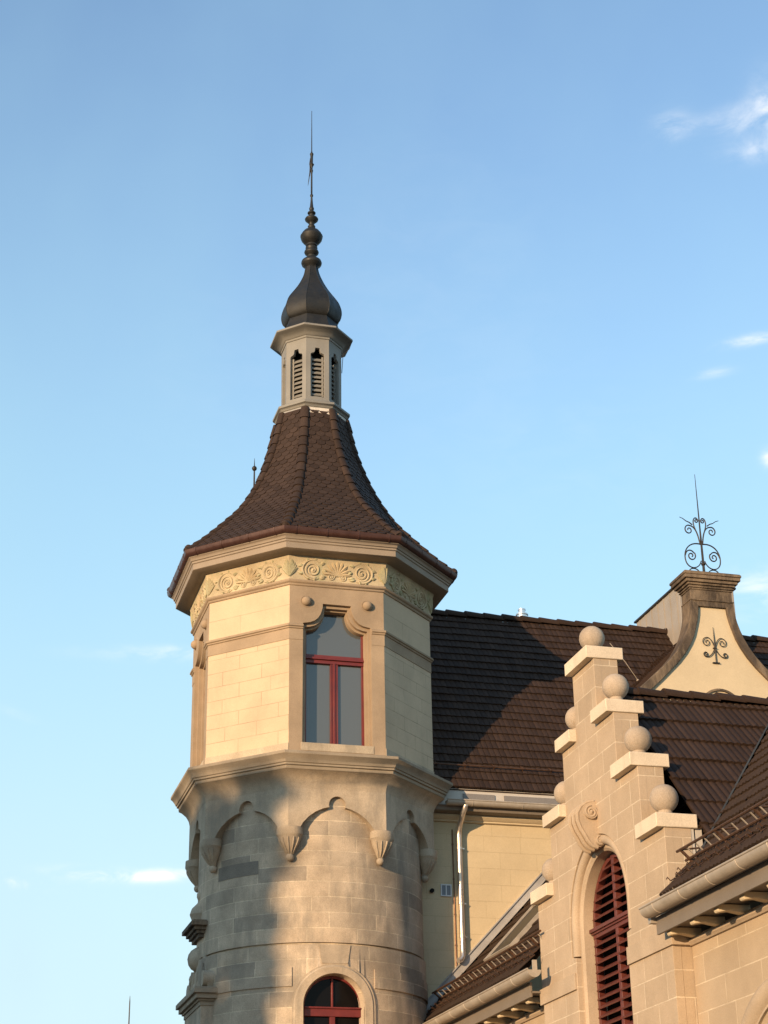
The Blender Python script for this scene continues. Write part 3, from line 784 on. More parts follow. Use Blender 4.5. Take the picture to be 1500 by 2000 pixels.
# ------------------------------------------------------------------ tile roofs for the large slopes
def tile_field(mb, O, U, S, W0, W1, LEN, row, wave, amp, lip, seg=5, h0=.0):
    """rows of interlocking tiles: O eave corner, U along the eave, S up the slope, clipped to u in [W0(s), W1(s)]"""
    O, U, S = Vector(O), Vector(U).normalized(), Vector(S).normalized(); Nn = U.cross(S).normalized()
    if Nn.z < 0: Nn = -Nn
    nrow = int(LEN / row) + 1
    for i in range(nrow):
        s0 = i * row; s1 = min(LEN, s0 + row * 1.05)
        a, b_ = W0(s0), W1(s0)
        if b_ <= a: continue
        i0, i1 = int(a / wave) - 1, int(b_ / wave) + 1
        for j in range(i0, i1):
            ua, ub = max(a, j * wave + .003), min(b_, (j + 1) * wave - .003)
            if ub - ua < .01: continue
            wv = O + U * ua + S * s0; wb = .016 * mnoise.noise(wv * .55) + .006 * mnoise.noise(wv * 2.1)
            jit = random.uniform(-.006, .006) + .012 * mnoise.noise(wv * .8 + Vector((7, 3, 1))) + (random.random() < .01) * -.03; lj = random.uniform(-.004, .004) + wb
            lowr, upr, und = [], [], []
            for q in range(seg + 1):
                u = ua + (ub - ua) * q / seg; ph = (u - j * wave) / wave
                h = amp * (sin(pi * ph) ** 2 if ph < .62 else sin(pi * ph) ** 2 * .8)
                lowr.append(O + U * u + S * (s0 + jit) + Nn * (h + lip + lj)); upr.append(O + U * u + S * s1 + Nn * (h * .9 + .002 + wb))
                und.append(O + U * u + S * (s0 + jit) + Nn * (h * .5 + lj - .005))
            m = seg + 1
            mb.add(lowr + upr + und, [(q, q + 1, m + q + 1, m + q) for q in range(seg)], True)
            mb.add(lowr + und, [(q + 1, q, m + q, m + q + 1) for q in range(seg)])

def ridge_tiles(mb, A, B, r, ln):
    A, B = Vector(A), Vector(B); t = (B - A).normalized(); n_ = int((B - A).length / ln)
    side = t.cross(Vector((0, 0, 1))).normalized(); up = side.cross(t)
    for i in range(n_):
        a = A + t * (i * ln); b_ = a + t * (ln * 1.06)
        j = random.uniform(-.008, .008)
        ring = lambda c_, rad, lf: [c_ + up * (lf + j + rad * .75 * sin(radians(q))) + side * (rad * cos(radians(q))) for q in range(-25, 206, 21)]
        P, Q, P2 = ring(a, r * 1.08, .025), ring(b_, r * .95, 0), ring(a, r * .9, .0)
        m = len(P)
        mb.add(P + Q, [(k, k + 1, m + k + 1, m + k) for k in range(m - 1)], True)
        mb.add(P + P2, [(k + 1, k, m + k, m + k + 1) for k in range(m - 1)])

# ------------------------------------------------------------------ main house
house = thing('main_house', (8, 3, GROUND), 'long cream house behind the tower under a steep brown tiled roof with curved gable', 'house')
YW = -.5
EY, EZ = -.85, 9.68
RY, RZ = 2.955, 14.90
s = MB(); s.box(1.0, 22, YW, 6.4, GROUND, 9.6)
s.build('wall', WALLPL, house)
s = MB()                                       # roof body under the tiles (both slopes)
s.add([(1.6, EY, EZ - .05), (22, EY, EZ - .05), (22, RY, RZ - .05), (1.6, RY, RZ - .05), (1.6, 2 * RY - EY, EZ - .05), (22, 2 * RY - EY, EZ - .05)],
      [(0, 1, 2, 3), (3, 2, 5, 4), (0, 3, 4), (1, 5, 2), (0, 4, 5, 1)])
hr = s.build('roof', ROOFT, house)
s = MB(); Sdir = Vector((0, RY - EY, RZ - EZ)); LEN = Sdir.length
tile_field(s, (1.7, EY - .02, EZ), (1, 0, 0), Sdir, lambda q: 0, lambda q: 15.5, LEN, .268, .115, .010, .034, 3)
s.build('roof_tiles', ROOFT, hr, recalc=False)
s = MB(); ridge_tiles(s, (1.6, RY, RZ + .0), (22, RY, RZ + .0), .14, .46)
s.build('ridge_tiles', ROOFT, hr, recalc=False)
s = MB()                                       # snow rail low on the slope
sl_n = Sdir.normalized(); nn = Vector((0, -sl_n.z, sl_n.y))
for q in (.62,):
    b0 = Vector((2.2, EY, EZ)) + sl_n * q + nn * .10
    s.tube([b0, b0 + Vector((14, 0, 0))], .016, 6)
for i in range(24):
    b0 = Vector((2.5 + i * .62, EY, EZ)) + sl_n * .62
    s.tube([b0 + sl_n * .16 + nn * .03, b0 + nn * .11, b0 + nn * .02], .013, 5)
s.build('snow_rail', GUARD, house)
# eaves: slotted fascia, gutter, soffit and cornice
s = MB(); s.box(2.0, 20, EY + .02, EY + .06, 9.31, 9.665)
fa = s.build('eaves_board', BOARD, house)
s = MB()
for x0, x1 in ((2.95, 3.62), (3.82, 4.98), (5.16, 6.3), (6.5, 7.6), (7.8, 9.0)): s.box(x0, x1, EY - .005, EY + .022, 9.455, 9.565)
s.build('vent_strip', VENTB, fa)
def halfgutter(mb, A, B, r, out, brackets, thick=.012, endcap=True):
    A, B = Vector(A), Vector(B); out = Vector(out); up = Vector((0, 0, 1)); t = (B - A).normalized()
    pr = [(cos(radians(q)) * r, sin(radians(q)) * r) for q in range(180, 361, 15)]
    def sect(c_, rr): return [c_ + out * (x / r * rr) + up * (z / r * rr) for x, z in pr]
    bead = lambda c_: c_ + out * r + up * .01
    m = len(pr)
    mb.add(sect(A, r) + sect(B, r), [(j, j + 1, m + j + 1, m + j) for j in range(m - 1)], True)
    mb.add(sect(A, r - thick) + sect(B, r - thick), [(j + 1, j, m + j, m + j + 1) for j in range(m - 1)], True)
    mb.tube([bead(A), bead(B)], .016, 8)
    if endcap:
        for c_ in (A, B): mb.add(sect(c_, r), [tuple(range(m))])
    ln = (B - A).length; k = brackets * .5
    while k < ln:
        c_ = A + t * k
        mb.tube(sect(c_, r + .001) + [bead(c_) + up * .01], .006, 5)
        k += brackets
s = MB(); halfgutter(s, (2.55, -1.0, 9.36), (20, -1.0, 9.36), .092, (0, -1, 0), 1.06)
s.build('gutter', ZINC, house)
s = MB()
def run(mb, prof, x0, x1):                     # moulding along X, prof in (y, z)
    m = len(prof); mb.add([(x0, y, z) for y, z in prof] + [(x1, y, z) for y, z in prof], [(j, (j + 1) % m, (j + 1) % m + m, j + m) for j in range(m)] + [tuple(range(m)), tuple(range(m, 2 * m))[::-1]])
run(s, [(YW + .1, 9.30), (-.93, 9.30), (-.93, 9.28), (-.90, 9.265), (-.88, 9.20), (-.74, 9.185), (YW + .1, 9.18)], 2.0, 20)
s.build('eaves_cornice', FASCIA, house, bevel=.006)
s = MB()
run(s, [(YW + .1, 9.185), (-.66, 9.182), (-.66, 9.15), (-.63, 9.13), (-.60, 9.10), (-.56, 9.085), (-.56, 9.065), (-.53, 9.05), (YW + .1, 9.05)], 2.0, 20)
s.build('wall_moulding', PLAIN, house, bevel=.004)
# downpipe
s = MB(); PX = 2.915
s.tube([(PX + .03, -1.0, 9.33), (PX + .03, -1.0, 9.28), (PX + .015, -.985, 9.22), (PX, -.93, 9.16), (PX, -.80, 9.06), (PX, -.69, 8.97), (PX, -.625, 8.88), (PX, -.60, 8.76), (PX, -.60, 6.62), (PX, -.60, 6.46), (PX - .015, -.615, 6.36), (PX - .06, -.64, 6.30), (PX - .12, -.66, 6.28)], .055, 14)
for z in (8.5, 7.4, 6.75): s.lathe([(.058, z - .02), (.064, z - .02), (.064, z + .02), (.058, z + .02)], (PX, -.60), 14); s.box(PX + .05, PX + .10, -.61, -.49, z - .012, z + .012)
s.build('downpipe', STEEL, house)
s = MB(); s.tube([(2.80, -.52, 8.9), (2.80, -.52, 6.2)], .013, 6)
for z in (8.6, 7.9, 7.2, 6.6): s.box(2.785, 2.815, -.53, -.50, z - .015, z + .015)
s.build('conductor_cable', GUARD, house)
# vent frame and a black stub, its colour standing for the shade in a wall hole
s = MB(); FY = lambda u, z, d: Vector((u, -d, z))
s.plate([(2.525, 7.55), (2.75, 7.55), (2.75, 7.79), (2.525, 7.79)], [[(2.548, 7.573), (2.548, 7.767), (2.627, 7.767), (2.627, 7.573)], [(2.648, 7.573), (2.648, 7.767), (2.727, 7.767), (2.727, 7.573)]], FY, .50, .53)
vo = s.build('wall_vent', VENTW, house, bevel=.003)
MB().box(2.54, 2.735, -.512, -.5, 7.56, 7.78).build('gauze', VENTG, vo)
s = MB(); s.tube([(2.34, -.48, 7.65), (2.34, -.56, 7.65)], .042, 12); s.build('dark_hole', BLACK, house)
# stepped lead flashing where the wing's roof meets the wall
s = MB(); s.add([], [])
TWG = 1.04
zr = lambda x: 5.04 + TWG * (x - 1.97)
pts = [(1.9, zr(1.9) + .02), (5.6, zr(5.6) + .02), (5.6, zr(5.6) + .25), (1.9, zr(1.9) + .25)]
s.plate(pts, [], FY, .49, .53)
s.plate([(1.9, zr(1.9) + .25), (5.6, zr(5.6) + .25), (5.6, zr(5.6) + .28), (1.9, zr(1.9) + .28)], [], FY, .49, .56)
x = 1.95
while x < 5.5:
    s.add([(x, -.51, zr(x) + .10), (x + .33, -.51, zr(x + .33) + .10), (x + .33, -.66 + .04 * (int(x * 7) % 2), zr(x + .33) + .06), (x, -.68, zr(x) + .06)], [(0, 1, 2, 3)]); x += .31
s.build('flashing', LEAD, house)

# curved gable on the main roof
GY = -.5; GX = 8.99
gable = thing  # (name reused below only as a part)
FG = lambda u, z, d: Vector((GX + u, GY - d, z))
pl = [(.335, 14.215), (.35, 14.05), (.385, 13.88), (.44, 13.69), (.50, 13.50), (.60, 13.30), (.74, 13.08), (.92, 12.86), (1.12, 12.66), (1.36, 12.42), (1.60, 12.20), (1.9, 11.95), (2.2, 11.7)]
oc = [(.50, 14.60), (.50, 14.38), (.515, 14.36), (.52, 14.22), (.53, 14.05), (.565, 13.88), (.62, 13.70), (.69, 13.52), (.79, 13.33), (.93, 13.12), (1.11, 12.91), (1.32, 12.71), (1.56, 12.49), (1.80, 12.28), (2.1, 12.03), (2.35, 11.82), (2.35, 11.7)]
s = MB()
s.plate([(-u, z) for u, z in pl[::-1]] + pl, [], FG, -.3, -.06) if False else s.plate([(-2.2, 9.6), (2.2, 9.6)] + pl[::-1] + [(-u, z) for u, z in pl], [], FG, -.3, 0.0)
cg = s.build('curved_gable', PLAIN, house)
s = MB()                                       # stone coping
for sg in (-1, 1):
    ring = [(sg * u, z) for u, z in oc[2:]] + [(sg * u, z) for u, z in pl[::-1]]
    s.plate(ring, [], FG, -.42, .075)
s.plate([(-.50, 14.215), (.50, 14.215), (.50, 14.60), (-.50, 14.60)], [], FG, -.42, .06)
s.plate([(-.53, 14.34), (.53, 14.34), (.53, 14.37), (-.53, 14.37)], [], FG, -.42, .085)
s.build('coping', DARKST, cg, bevel=.012)
s = MB()
for (e, za, zb) in ((.02, 14.60, 14.64), (.05, 14.64, 14.67), (.03, 14.67, 14.70), (.07, 14.70, 14.75), (.12, 14.75, 14.82), (.17, 14.82, 14.90), (.19, 14.90, 14.96), (.17, 14.96, 14.985)):
    s.box(GX - .50 - e, GX + .50 + e, GY - .06 - e, GY + .40 + e, za, zb)
s.build('gable_cap', DARKST, cg, bevel=.012)
s = MB()
for r_, w_ in ((.52, .045), (.43, .03), (.36, .03)):
    ring = arc(0, 11.80, r_, 0, 180, 24); ring2 = arc(0, 11.80, r_ - w_, 0, 180, 24)
    s.plate(ring + ring2[::-1], [], FG, -.02, .05 if r_ > .5 else .03)
s.plate(arc(0, 11.80, .34, 0, 180, 20), [], FG, -.03, .012)
s.build('round_hood', DARKST, cg)
# wrought-iron ornaments
def scroll(mb, pts, y, r0=.010, r1=.008):
    n_ = len(pts); mb.tube([Vector((p[0], y, p[1])) for p in pts], [r0 + (r1 - r0) * i / (n_ - 1) for i in range(n_)], 6)
def bez(a, b_, c_, d_, n_=12): return [tuple((1 - t) ** 3 * a[i] + 3 * (1 - t) ** 2 * t * b_[i] + 3 * (1 - t) * t * t * c_[i] + t ** 3 * d_[i] for i in (0, 1)) for t in [k / n_ for k in range(n_ + 1)]]
s = MB(); y = GY - .032; X = GX - .02
s.tube([(X, y, 12.92), (X, y, 13.40), (X - .004, y, 13.75)], [.013, .011, .004], 6)
s.box(X - .08, X + .08, y - .015, y + .03, 12.90, 12.925); s.box(X - .04, X + .04, y - .02, y + .03, 13.245, 13.265)
for sg in (-1, 1):
    up_ = bez((0, 13.25), (sg * .05, 13.44), (sg * .12, 13.52), (sg * .20, 13.49)) + spiral(sg * .185, 13.385, .105, .02, 82 if sg > 0 else 98, -1.35 * sg, 30)
    scroll(s, [(X + a, b_) for a, b_ in up_], y)
    dn = bez((0, 13.27), (sg * .04, 13.15), (sg * .13, 13.02), (sg * .24, 13.05), 14) + spiral(sg * .225, 13.105, .06, .02, -75 if sg > 0 else 255, 1.0 * sg, 20)
    scroll(s, [(X + a, b_) for a, b_ in dn], y, .010, .013)
s.build('wall_anchor', IRON, cg)
s = MB(); y = GY - .08; X = GX - .13; ZB_ = 14.985
s.tube([(X, y, ZB_), (X, y, ZB_ + .25), (X, y, ZB_ + .6), (X, y, ZB_ + 1.15), (X, y, ZB_ + 2.46)], [.034, .028, .026, .018, .006], 8)
s.lathe([(.03, ZB_ + .20), (.05, ZB_ + .22), (.05, ZB_ + .25), (.03, ZB_ + .28)], (X, y), 10)
for sg in (-1, 1):
    big = bez((.02 * sg, ZB_ + .62), (sg * .26, ZB_ + .66), (sg * .43, ZB_ + .50), (sg * .40, ZB_ + .27), 14) + bez((sg * .40, ZB_ + .27), (sg * .37, ZB_ + .06), (sg * .10, ZB_ + .06), (sg * .04, ZB_ + .27), 12)[1:]
    scroll(s, [(X + a * 1.06, ZB_ + (b_ - ZB_) * 1.16) for a, b_ in big], y, .016, .013)
    sp = bez((sg * .395, ZB_ + .36), (sg * .36, ZB_ + .50), (sg * .24, ZB_ + .50), (sg * .19, ZB_ + .42), 8) + spiral(sg * .255, ZB_ + .36, .10, .02, 138 if sg > 0 else 42, 1.3 * sg, 28)
    scroll(s, [(X + a * 1.06, ZB_ + (b_ - ZB_) * 1.16) for a, b_ in sp], y, .015, .015)
    st = bez((sg * .03, ZB_ + .62), (sg * .06, ZB_ + .85), (sg * .11, ZB_ + 1.0), (sg * .25, ZB_ + 1.0), 12) + spiral(sg * .26, ZB_ + .905, .10, .02, 90, -1.3 * sg, 28)
    scroll(s, [(X + a * 1.06, ZB_ + (b_ - ZB_) * 1.16) for a, b_ in st], y, .016, .013)
    tp = bez((sg * .10, ZB_ + .90), (sg * .19, ZB_ + 1.10), (sg * .12, ZB_ + 1.20), (sg * .06, ZB_ + 1.17), 8) + spiral(sg * .075, ZB_ + 1.115, .05, .012, 90, 1.2 * sg, 20)
    scroll(s, [(X + a * 1.06, ZB_ + (b_ - ZB_) * 1.16) for a, b_ in tp], y, .014, .014)
    lf = [(sg * (.17 + .07 * i), ZB_ + 1.02 + .035 * i + .012 * (i % 2)) for i in range(5)]
    scroll(s, [(X + a * 1.06, ZB_ + (b_ - ZB_) * 1.16) for a, b_ in lf], y, .015, .007)
    ft = bez((sg * .10, ZB_ + .0), (sg * .10, ZB_ + .12), (sg * .34, ZB_ + .14), (sg * .34, ZB_ + .0), 10)
    scroll(s, [(X + a * 1.06, ZB_ + (b_ - ZB_) * 1.16) for a, b_ in ft], y, .014, .014)
    s.sphere((X + sg * .17, y, ZB_ + .03), .024, 8); s.sphere((X + sg * .27, y, ZB_ + .03), .024, 8)
s.build('iron_finial', IRON, house)
# tiled saddle roof behind the curved gable and its dark verge
for sg in (-1, 1):
    A0 = Vector((GX + sg * .02, GY + .40, 14.05)); A1 = Vector((GX + sg * 2.7, GY + .40, 11.44)); dwn = A1 - A0
    s = MB(); bk = Vector((0, 3.2, 0)); th = Vector((0, 0, -.08))
    s.add([A0 + th, A1 + th, A1 + bk + th, A0 + bk + th], [(0, 1, 2, 3)])
    tile_field(s, A1, (0, 1, 0), -dwn, lambda q: 0, lambda q: 3.2, dwn.length, .268, .115, .010, .034, 3)
    s.add([A0 + th * 1.6, A1 + th * 1.6, A1 + Vector((0, 0, .05)), A0 + Vector((0, 0, .05))], [(0, 1, 2, 3)])
    s.build('gable_roof', ROOFT, cg, recalc=False)
# metal-clad box riding the ridge behind the gable
BX0, BX1 = 9.435, 10.86
s = MB(); s.box(BX0, BX1, 2.0, 4.6, 12.6, 15.78)
bo = s.build('clad_box', CLAD, house, bevel=.01)
s = MB()
for i in range(7):
    yy = 2.16 + i * .37; s.box(BX0 - .018, BX0 + .004, yy - .012, yy + .012, 12.7, 15.77)
for i in range(3):
    xx = BX0 + .25 + i * .3; s.box(xx - .01, xx + .01, 1.982, 2.004, 12.7, 15.77)
s.build('standing_seams', CLAD, bo)
s = MB(); s.box(BX0 - .05, BX1 + .05, 1.94, 4.66, 15.785, 15.83); s.build('capping', IRON, bo, bevel=.006)
# small steel flue on the ridge, hook, rear spike
s = MB(); s.lathe([(.13, 14.85), (.13, 15.09), (.15, 15.10), (.15, 15.13), (.085, 15.16), (.085, 15.22), (.095, 15.225), (.095, 15.255), (.04, 15.27)], (5.83, 3.06), 18)
s.build('flue_cap', ALU, house)
s = MB(); q0 = Vector((7.9, 1.42, 12.95)); s.tube([q0, q0 + Vector((-.02, -.12, .12)), q0 + Vector((-.30, -.16, .50)), q0 + Vector((-.62, -.1, .95))], .008, 5); s.sphere(q0 + Vector((0, -.1, .1)), .035, 8)
s.build('roof_wire', ZINC, house)
s = MB(); s.lathe([(.05, 14.9), (.035, 16.6), (.02, 17.9), (.018, 18.16), (.05, 18.19), (.062, 18.225), (.05, 18.26), (.015, 18.29), (.012, 18.3), (.004, 18.49)], (-.684, 3.0), 10)
s.box(-1.0, 1.8, 2.6, 3.4, 9.5, 14.95)
s.build('ridge_spike', IRON, house)

# ------------------------------------------------------------------ wing with the stepped gable
wing = thing('side_wing', (5, -9, GROUND), 'pale sandstone wing at the right with a ball-topped stepped gable and red louvred arch', 'building')
XG, XWL = 2.32, 2.60
CY = -9.2
WX = lambda u, z, d: Vector((-d, -u, z))       # u grows towards the viewer (-Y), depth towards -X
ZT = [9.53, 8.45, 7.40, 6.31]; PW = [.46, 1.10, 1.85, 2.60]; CW = [.485, 1.125, 1.875, 2.63]
side = []
for i in range(3, -1, -1):
    side += [(PW[i], ZT[i] - .2)]
    if i: side += [(PW[i - 1], ZT[i] - .2)]
outl = [(-c_, z) for c_, z in side]
LW, LSP, LCR = .97, 5.42, 6.39
hole = [(LW, 1.5)] + arc(0, LSP, LW, 0, 180, 32) + [(-LW, 1.5)]
LO = 1.20
hole_o = [(1.03, 1.5), (1.03, 4.97), (LO, 4.99)] + arc(0, LSP, LO, 0, 180, 36) + [(-LO, 4.99), (-1.03, 4.97), (-1.03, 1.5)]
O_ = lambda l: [(u - CY, z) for u, z in l]
s = MB()
outer = [(2.56, GROUND), (2.56, 4.50), (2.60, 4.505)] + side + [(-u, z) for u, z in side[::-1]] + [(-2.60, 4.505), (-2.56, 4.50), (-2.56, GROUND)]
s.plate(O_(outer), [O_(hole_o)[::-1]], WX, -XG - .13, -XG)
sg_o = s.build('stepped_gable', GABLE, wing, bevel=.008)
s = MB(); s.plate(O_([(u - (.0015 if u > 0 else -.0015), z - .0015) for u, z in outer]), [O_(hole)[::-1]], WX, -2.72, -XG - .125)
s.build('gable_core', GABLE, sg_o)
# the plinth below the offset sits a little further back: a projecting band marks it
s = MB()
for a_, b_ in ((-2.63, -1.045), (1.045, 2.63)):
    s = MB(); s.plate(O_([(a_, 4.50), (b_, 4.50), (b_, 4.745), (a_, 4.745)]), [], WX, -2.70, -XG + .035)
    s.build('offset_band', GSTONE, sg_o, bevel=.006)
for i in range(4):
    for sg in ((1, -1) if i else (1,)):
        a_, b_ = (-CW[0], CW[0]) if i == 0 else ((PW[i - 1] + .004, CW[i]) if sg > 0 else (-CW[i], -PW[i - 1] - .004))
        s = MB(); s.plate(O_([(a_, ZT[i] - .2), (b_, ZT[i] - .2), (b_, ZT[i]), (a_, ZT[i])]), [], WX, -2.82, -2.20)
        s.build('cap_stone', CAPST, sg_o, bevel=.012)
        yc = (a_ + b_) / 2 + (0 if i == 0 else sg * .02); s = MB()
        rb = .205
        s.lathe([(.13, ZT[i] - .01), (.11, ZT[i] + .05), (.10, ZT[i] + .12), (.12, ZT[i] + .2)], (2.51, CY - yc), 16)
        s.sphere((2.51, CY - yc, ZT[i] + .30), rb, 28)
        s.build('stone_ball', BALLST, sg_o)
# arch mouldings: chamfer ring, roll, inner splay
s = MB()
def archring(f, e, d):                          # ring of points at offset e from the opening, at depth d
    r_ = LW + e
    return [f(-CY + u, z, d) for u, z in [(r_, 1.5), (r_, 3.0), (r_, 4.98)] + arc(0, LSP, r_, 0, 180, 36) + [(-r_, 4.98), (-r_, 3.0), (-r_, 1.5)]]
s.rings([archring(WX, -.012, -XG - .36), archring(WX, -.012, -XG - .13), archring(WX, .03, -XG - .095), archring(WX, .075, -XG - .095), archring(WX, .075, -XG - .13)], False, False, False)
s.build('arch_reveal', GSTONE, sg_o)
s = MB(); RO = LW + .155
pth = [(RO, 5.0), (RO, 5.2)] + arc(0, LSP, RO, 0, 180, 36) + [(-RO, 5.2), (-RO, 5.0)]
s.tube([WX(-CY + u, z, -XG - .085) for u, z in pth], .082, 12)
s.build('roll_moulding', GSTONE, sg_o)
# scrolled keystone console
s = MB()
prof = [(XG + .1, 7.12), (XG - .02, 7.115), (2.19, 7.09), (2.09, 7.02), (2.03, 6.92), (2.03, 6.81), (2.07, 6.70), (2.13, 6.60), (2.17, 6.52), (2.21, 6.47), (2.25, 6.43), (2.33, 6.41), (2.41, 6.43), (2.45, 6.55), (XG + .1, 6.7)]
m = len(prof); KW = .185
for w0, w1, ins in ((-KW, KW, 0.0),):
    A = [Vector((x + .012, CY - w0, z)) for x, z in prof]; B = [Vector((x + .012, CY - w1, z)) for x, z in prof]
    s.add(A + B, [(j, (j + 1) % m, (j + 1) % m + m, j + m) for j in range(m)], True); s.add(A, [tuple(range(m))]); s.add(B, [tuple(range(m))[::-1]])
for w in (-KW + .03, 0, KW - .03):             # ribs down the S
    s.tube([Vector((x - .012, CY - w, z)) for x, z in prof[1:12]], .036, 8)
for (cx, cz, r_) in ((2.215, 6.93, .105), (2.345, 6.50, .078)):
    s.tube([(cx, CY + KW + .05, cz), (cx, CY - KW - .05, cz)], r_, 20)
    for yy in (CY + KW + .052, CY - KW - .052):
        s.tube([Vector((cx + a, yy, cz + b_)) for a, b_ in spiral(0, 0, r_ * .93, .02, 90, 1.7, 34)], .014, 6)
        s.sphere((cx, yy, cz), .03, 8)
s.build('keystone_scroll', GSTONE, sg_o)
# louvred window in the arch
XL = 2.63
s = MB()
rim_o = [(LW - .03, 1.5)] + arc(0, LSP, LW - .03, 0, 180, 30) + [(-LW + .03, 1.5)]
rim_i = [(LW - .10, 1.56)] + arc(0, LSP, LW - .10, 0, 180, 30) + [(-LW + .10, 1.56)]
s.plate(O_(rim_o), [O_(rim_i)[::-1]], WX, -XL - .08, -XL + .03)
s.plate(O_([(-LW + .03, 5.24), (LW - .03, 5.24), (LW - .03, 5.38), (-LW + .03, 5.38)]), [], WX, -XL - .06, -XL + .04)
s.plate(O_([(-LW + .02, 5.33), (LW - .02, 5.33), (LW - .02, 5.385), (-LW + .02, 5.385)]), [], WX, -XL - .06, -XL + .10)
s.plate(O_([(-LW + .02, 5.30), (LW - .02, 5.30), (LW - .02, 5.33), (-LW + .02, 5.33)]), [], WX, -XL - .06, -XL + .07)
s.plate(O_([(-.05, 1.5), (.05, 1.5), (.05, 6.34), (-.05, 6.34)]), [], WX, -XL - .06, -XL + .035)
lw = s.build('louvred_window', REDL, wing, bevel=.005)
s = MB()
z = 1.7
while z < 6.32:
    if not (5.18 < z < 5.44):
        half = LW - .09 if z < LSP else sqrt(max(0, (LW - .09) ** 2 - (z - LSP) ** 2))
        for sg in (-1, 1):
            if half > .12:
                a_, b_ = .04, half
                c_ = Vector((XL + .0, CY - sg * (a_ + b_) / 2, z))
                s.obox(c_, (0, (b_ - a_) / 2, 0), (-.062, 0, -.042), (.006, 0, -.009))
    z += .133
s.build('louvre_slats', REDL, lw)
s = MB(); s.plate(O_(rim_i), [], WX, -2.735, -2.725); s.build('dark_void', BLACK, lw)

# wing walls either side of the gable
s = MB()
s.box(XWL, 9.4, -6.62, YW - .01, GROUND, 4.62); s.build('wall', WINGST, wing); s = MB()
AY, AZ, AR = -14.25, 2.15, 1.30
s2 = MB()
wall_o = [(11.78, GROUND), (20, GROUND), (20, 4.62), (11.78, 4.62)]
wh = [(-AY + AR, -.5)] + arc(-AY, AZ, AR, 0, 180, 30) + [(-AY - AR, -.5)]
s.plate(wall_o, [wh[::-1]], WX, -3.0, -XWL, back=False)
s.add([(3.4, -20, GROUND), (3.4, -11.7, GROUND), (3.4, -11.7, 4.62), (3.4, -20, 4.62)], [(0, 1, 2, 3)])
s.build('wall', WINGST, wing)
s = MB()
for (ra, rb_, d) in ((1.31, 1.42, .012), (1.42, 1.46, .03)):
    pass
def ring3(e, d): return [WX(-AY + u, z, d) for u, z in [(AR + e, -.5), (AR + e, 1.0)] + arc(0, AZ, AR + e, 0, 180, 36) + [(-AR - e, 1.0), (-AR - e, -.5)]]
s.rings([ring3(-.10, -XWL - .25), ring3(-.10, -XWL - .10), ring3(0, -XWL - .03), ring3(0, -XWL + .01), ring3(.03, -XWL + .012), ring3(.06, -XWL + .05), ring3(.12, -XWL + .09), ring3(.20, -XWL + .10), ring3(.26, -XWL + .07), ring3(.29, -XWL + .02), ring3(.29, -XWL - .02)], False, False, True)
s.build('window_arch', GSTONE, wing)
s = MB(); s.plate([(-AY + AR - .12, -.4)] + arc(-AY, AZ, AR - .12, 0, 180, 24) + [(-AY - AR + .12, -.4)], [], WX, -XWL - .30, -XWL - .26)
s.build('arched_window', DGLASS, wing)
# eaves: mould, carved brackets, soffit, fascia, gutter
def runY(mb, prof, y0, y1):                     # moulding along Y, prof in (x, z)
    m = len(prof); mb.add([(x, y0, z) for x, z in prof] + [(x, y1, z) for x, z in prof], [(j, (j + 1) % m, (j + 1) % m + m, j + m) for j in range(m)] + [tuple(range(m)), tuple(range(m, 2 * m))[::-1]])
SPANS = ((-6.63, -.55), (-20, -11.78))
s = MB()
for y0, y1 in SPANS:
    s = MB(); runY(s, [(2.7, 4.49), (2.565, 4.49), (2.55, 4.51), (2.53, 4.53), (2.53, 4.565), (2.7, 4.565)], y0, y1)
    s.build('eaves_moulding', GSTONE, wing, bevel=.004)
def bracket(y):
    mb = MB()
    pr = [(2.62, 4.57), (2.50, 4.572), (2.42, 4.585), (2.34, 4.60), (2.26, 4.59), (2.185, 4.575), (2.165, 4.60), (2.17, 4.645), (2.21, 4.675), (2.30, 4.68), (2.62, 4.685)]
    m = len(pr); A = [Vector((x, y - .065, z)) for x, z in pr]; B = [Vector((x, y + .065, z)) for x, z in pr]
    mb.add(A + B, [(j, (j + 1) % m, (j + 1) % m + m, j + m) for j in range(m)]); mb.add(A, [tuple(range(m))]); mb.add(B, [tuple(range(m))[::-1]])
    return mb
for y in [-4.80 + .73 * i for i in range(-2, 6)] + [-12.02 - .743 * i for i in range(0, 9)]:
    bracket(y).build('rafter_bracket', PLAIN, wing, bevel=.01)
s = MB()
for y0, y1 in SPANS:
    s = MB(); s.box(2.12, 2.75, y0, y1, 4.69, 4.72); s.box(2.10, 2.14, y0, y1, 4.625, 4.86)
    s.build('fascia', FASCIA, wing, bevel=.004)
s = MB()
for y0, y1 in SPANS:
    s = MB(); s.box(2.06, 2.10, y0, y1, 4.865, 4.93); s.box(2.0, 2.12, y0, y1, 4.93, 5.0)
    s.build('drip_board', ZINC, wing)
s = MB()
halfgutter(s, (1.965, -.9, 4.945), (1.965, -7.25, 4.945), .115, (-1, 0, 0), .85)
s.box(1.95, 2.02, -7.24, -7.20, 4.94, 5.10)
s.build('gutter', ZINC, wing); s = MB()
halfgutter(s, (1.965, -11.83, 4.945), (1.965, -20, 4.945), .115, (-1, 0, 0), .85)
s.box(2.02, 2.14, -11.80, -11.70, 4.78, 4.86)
s.build('gutter', ZINC, wing)
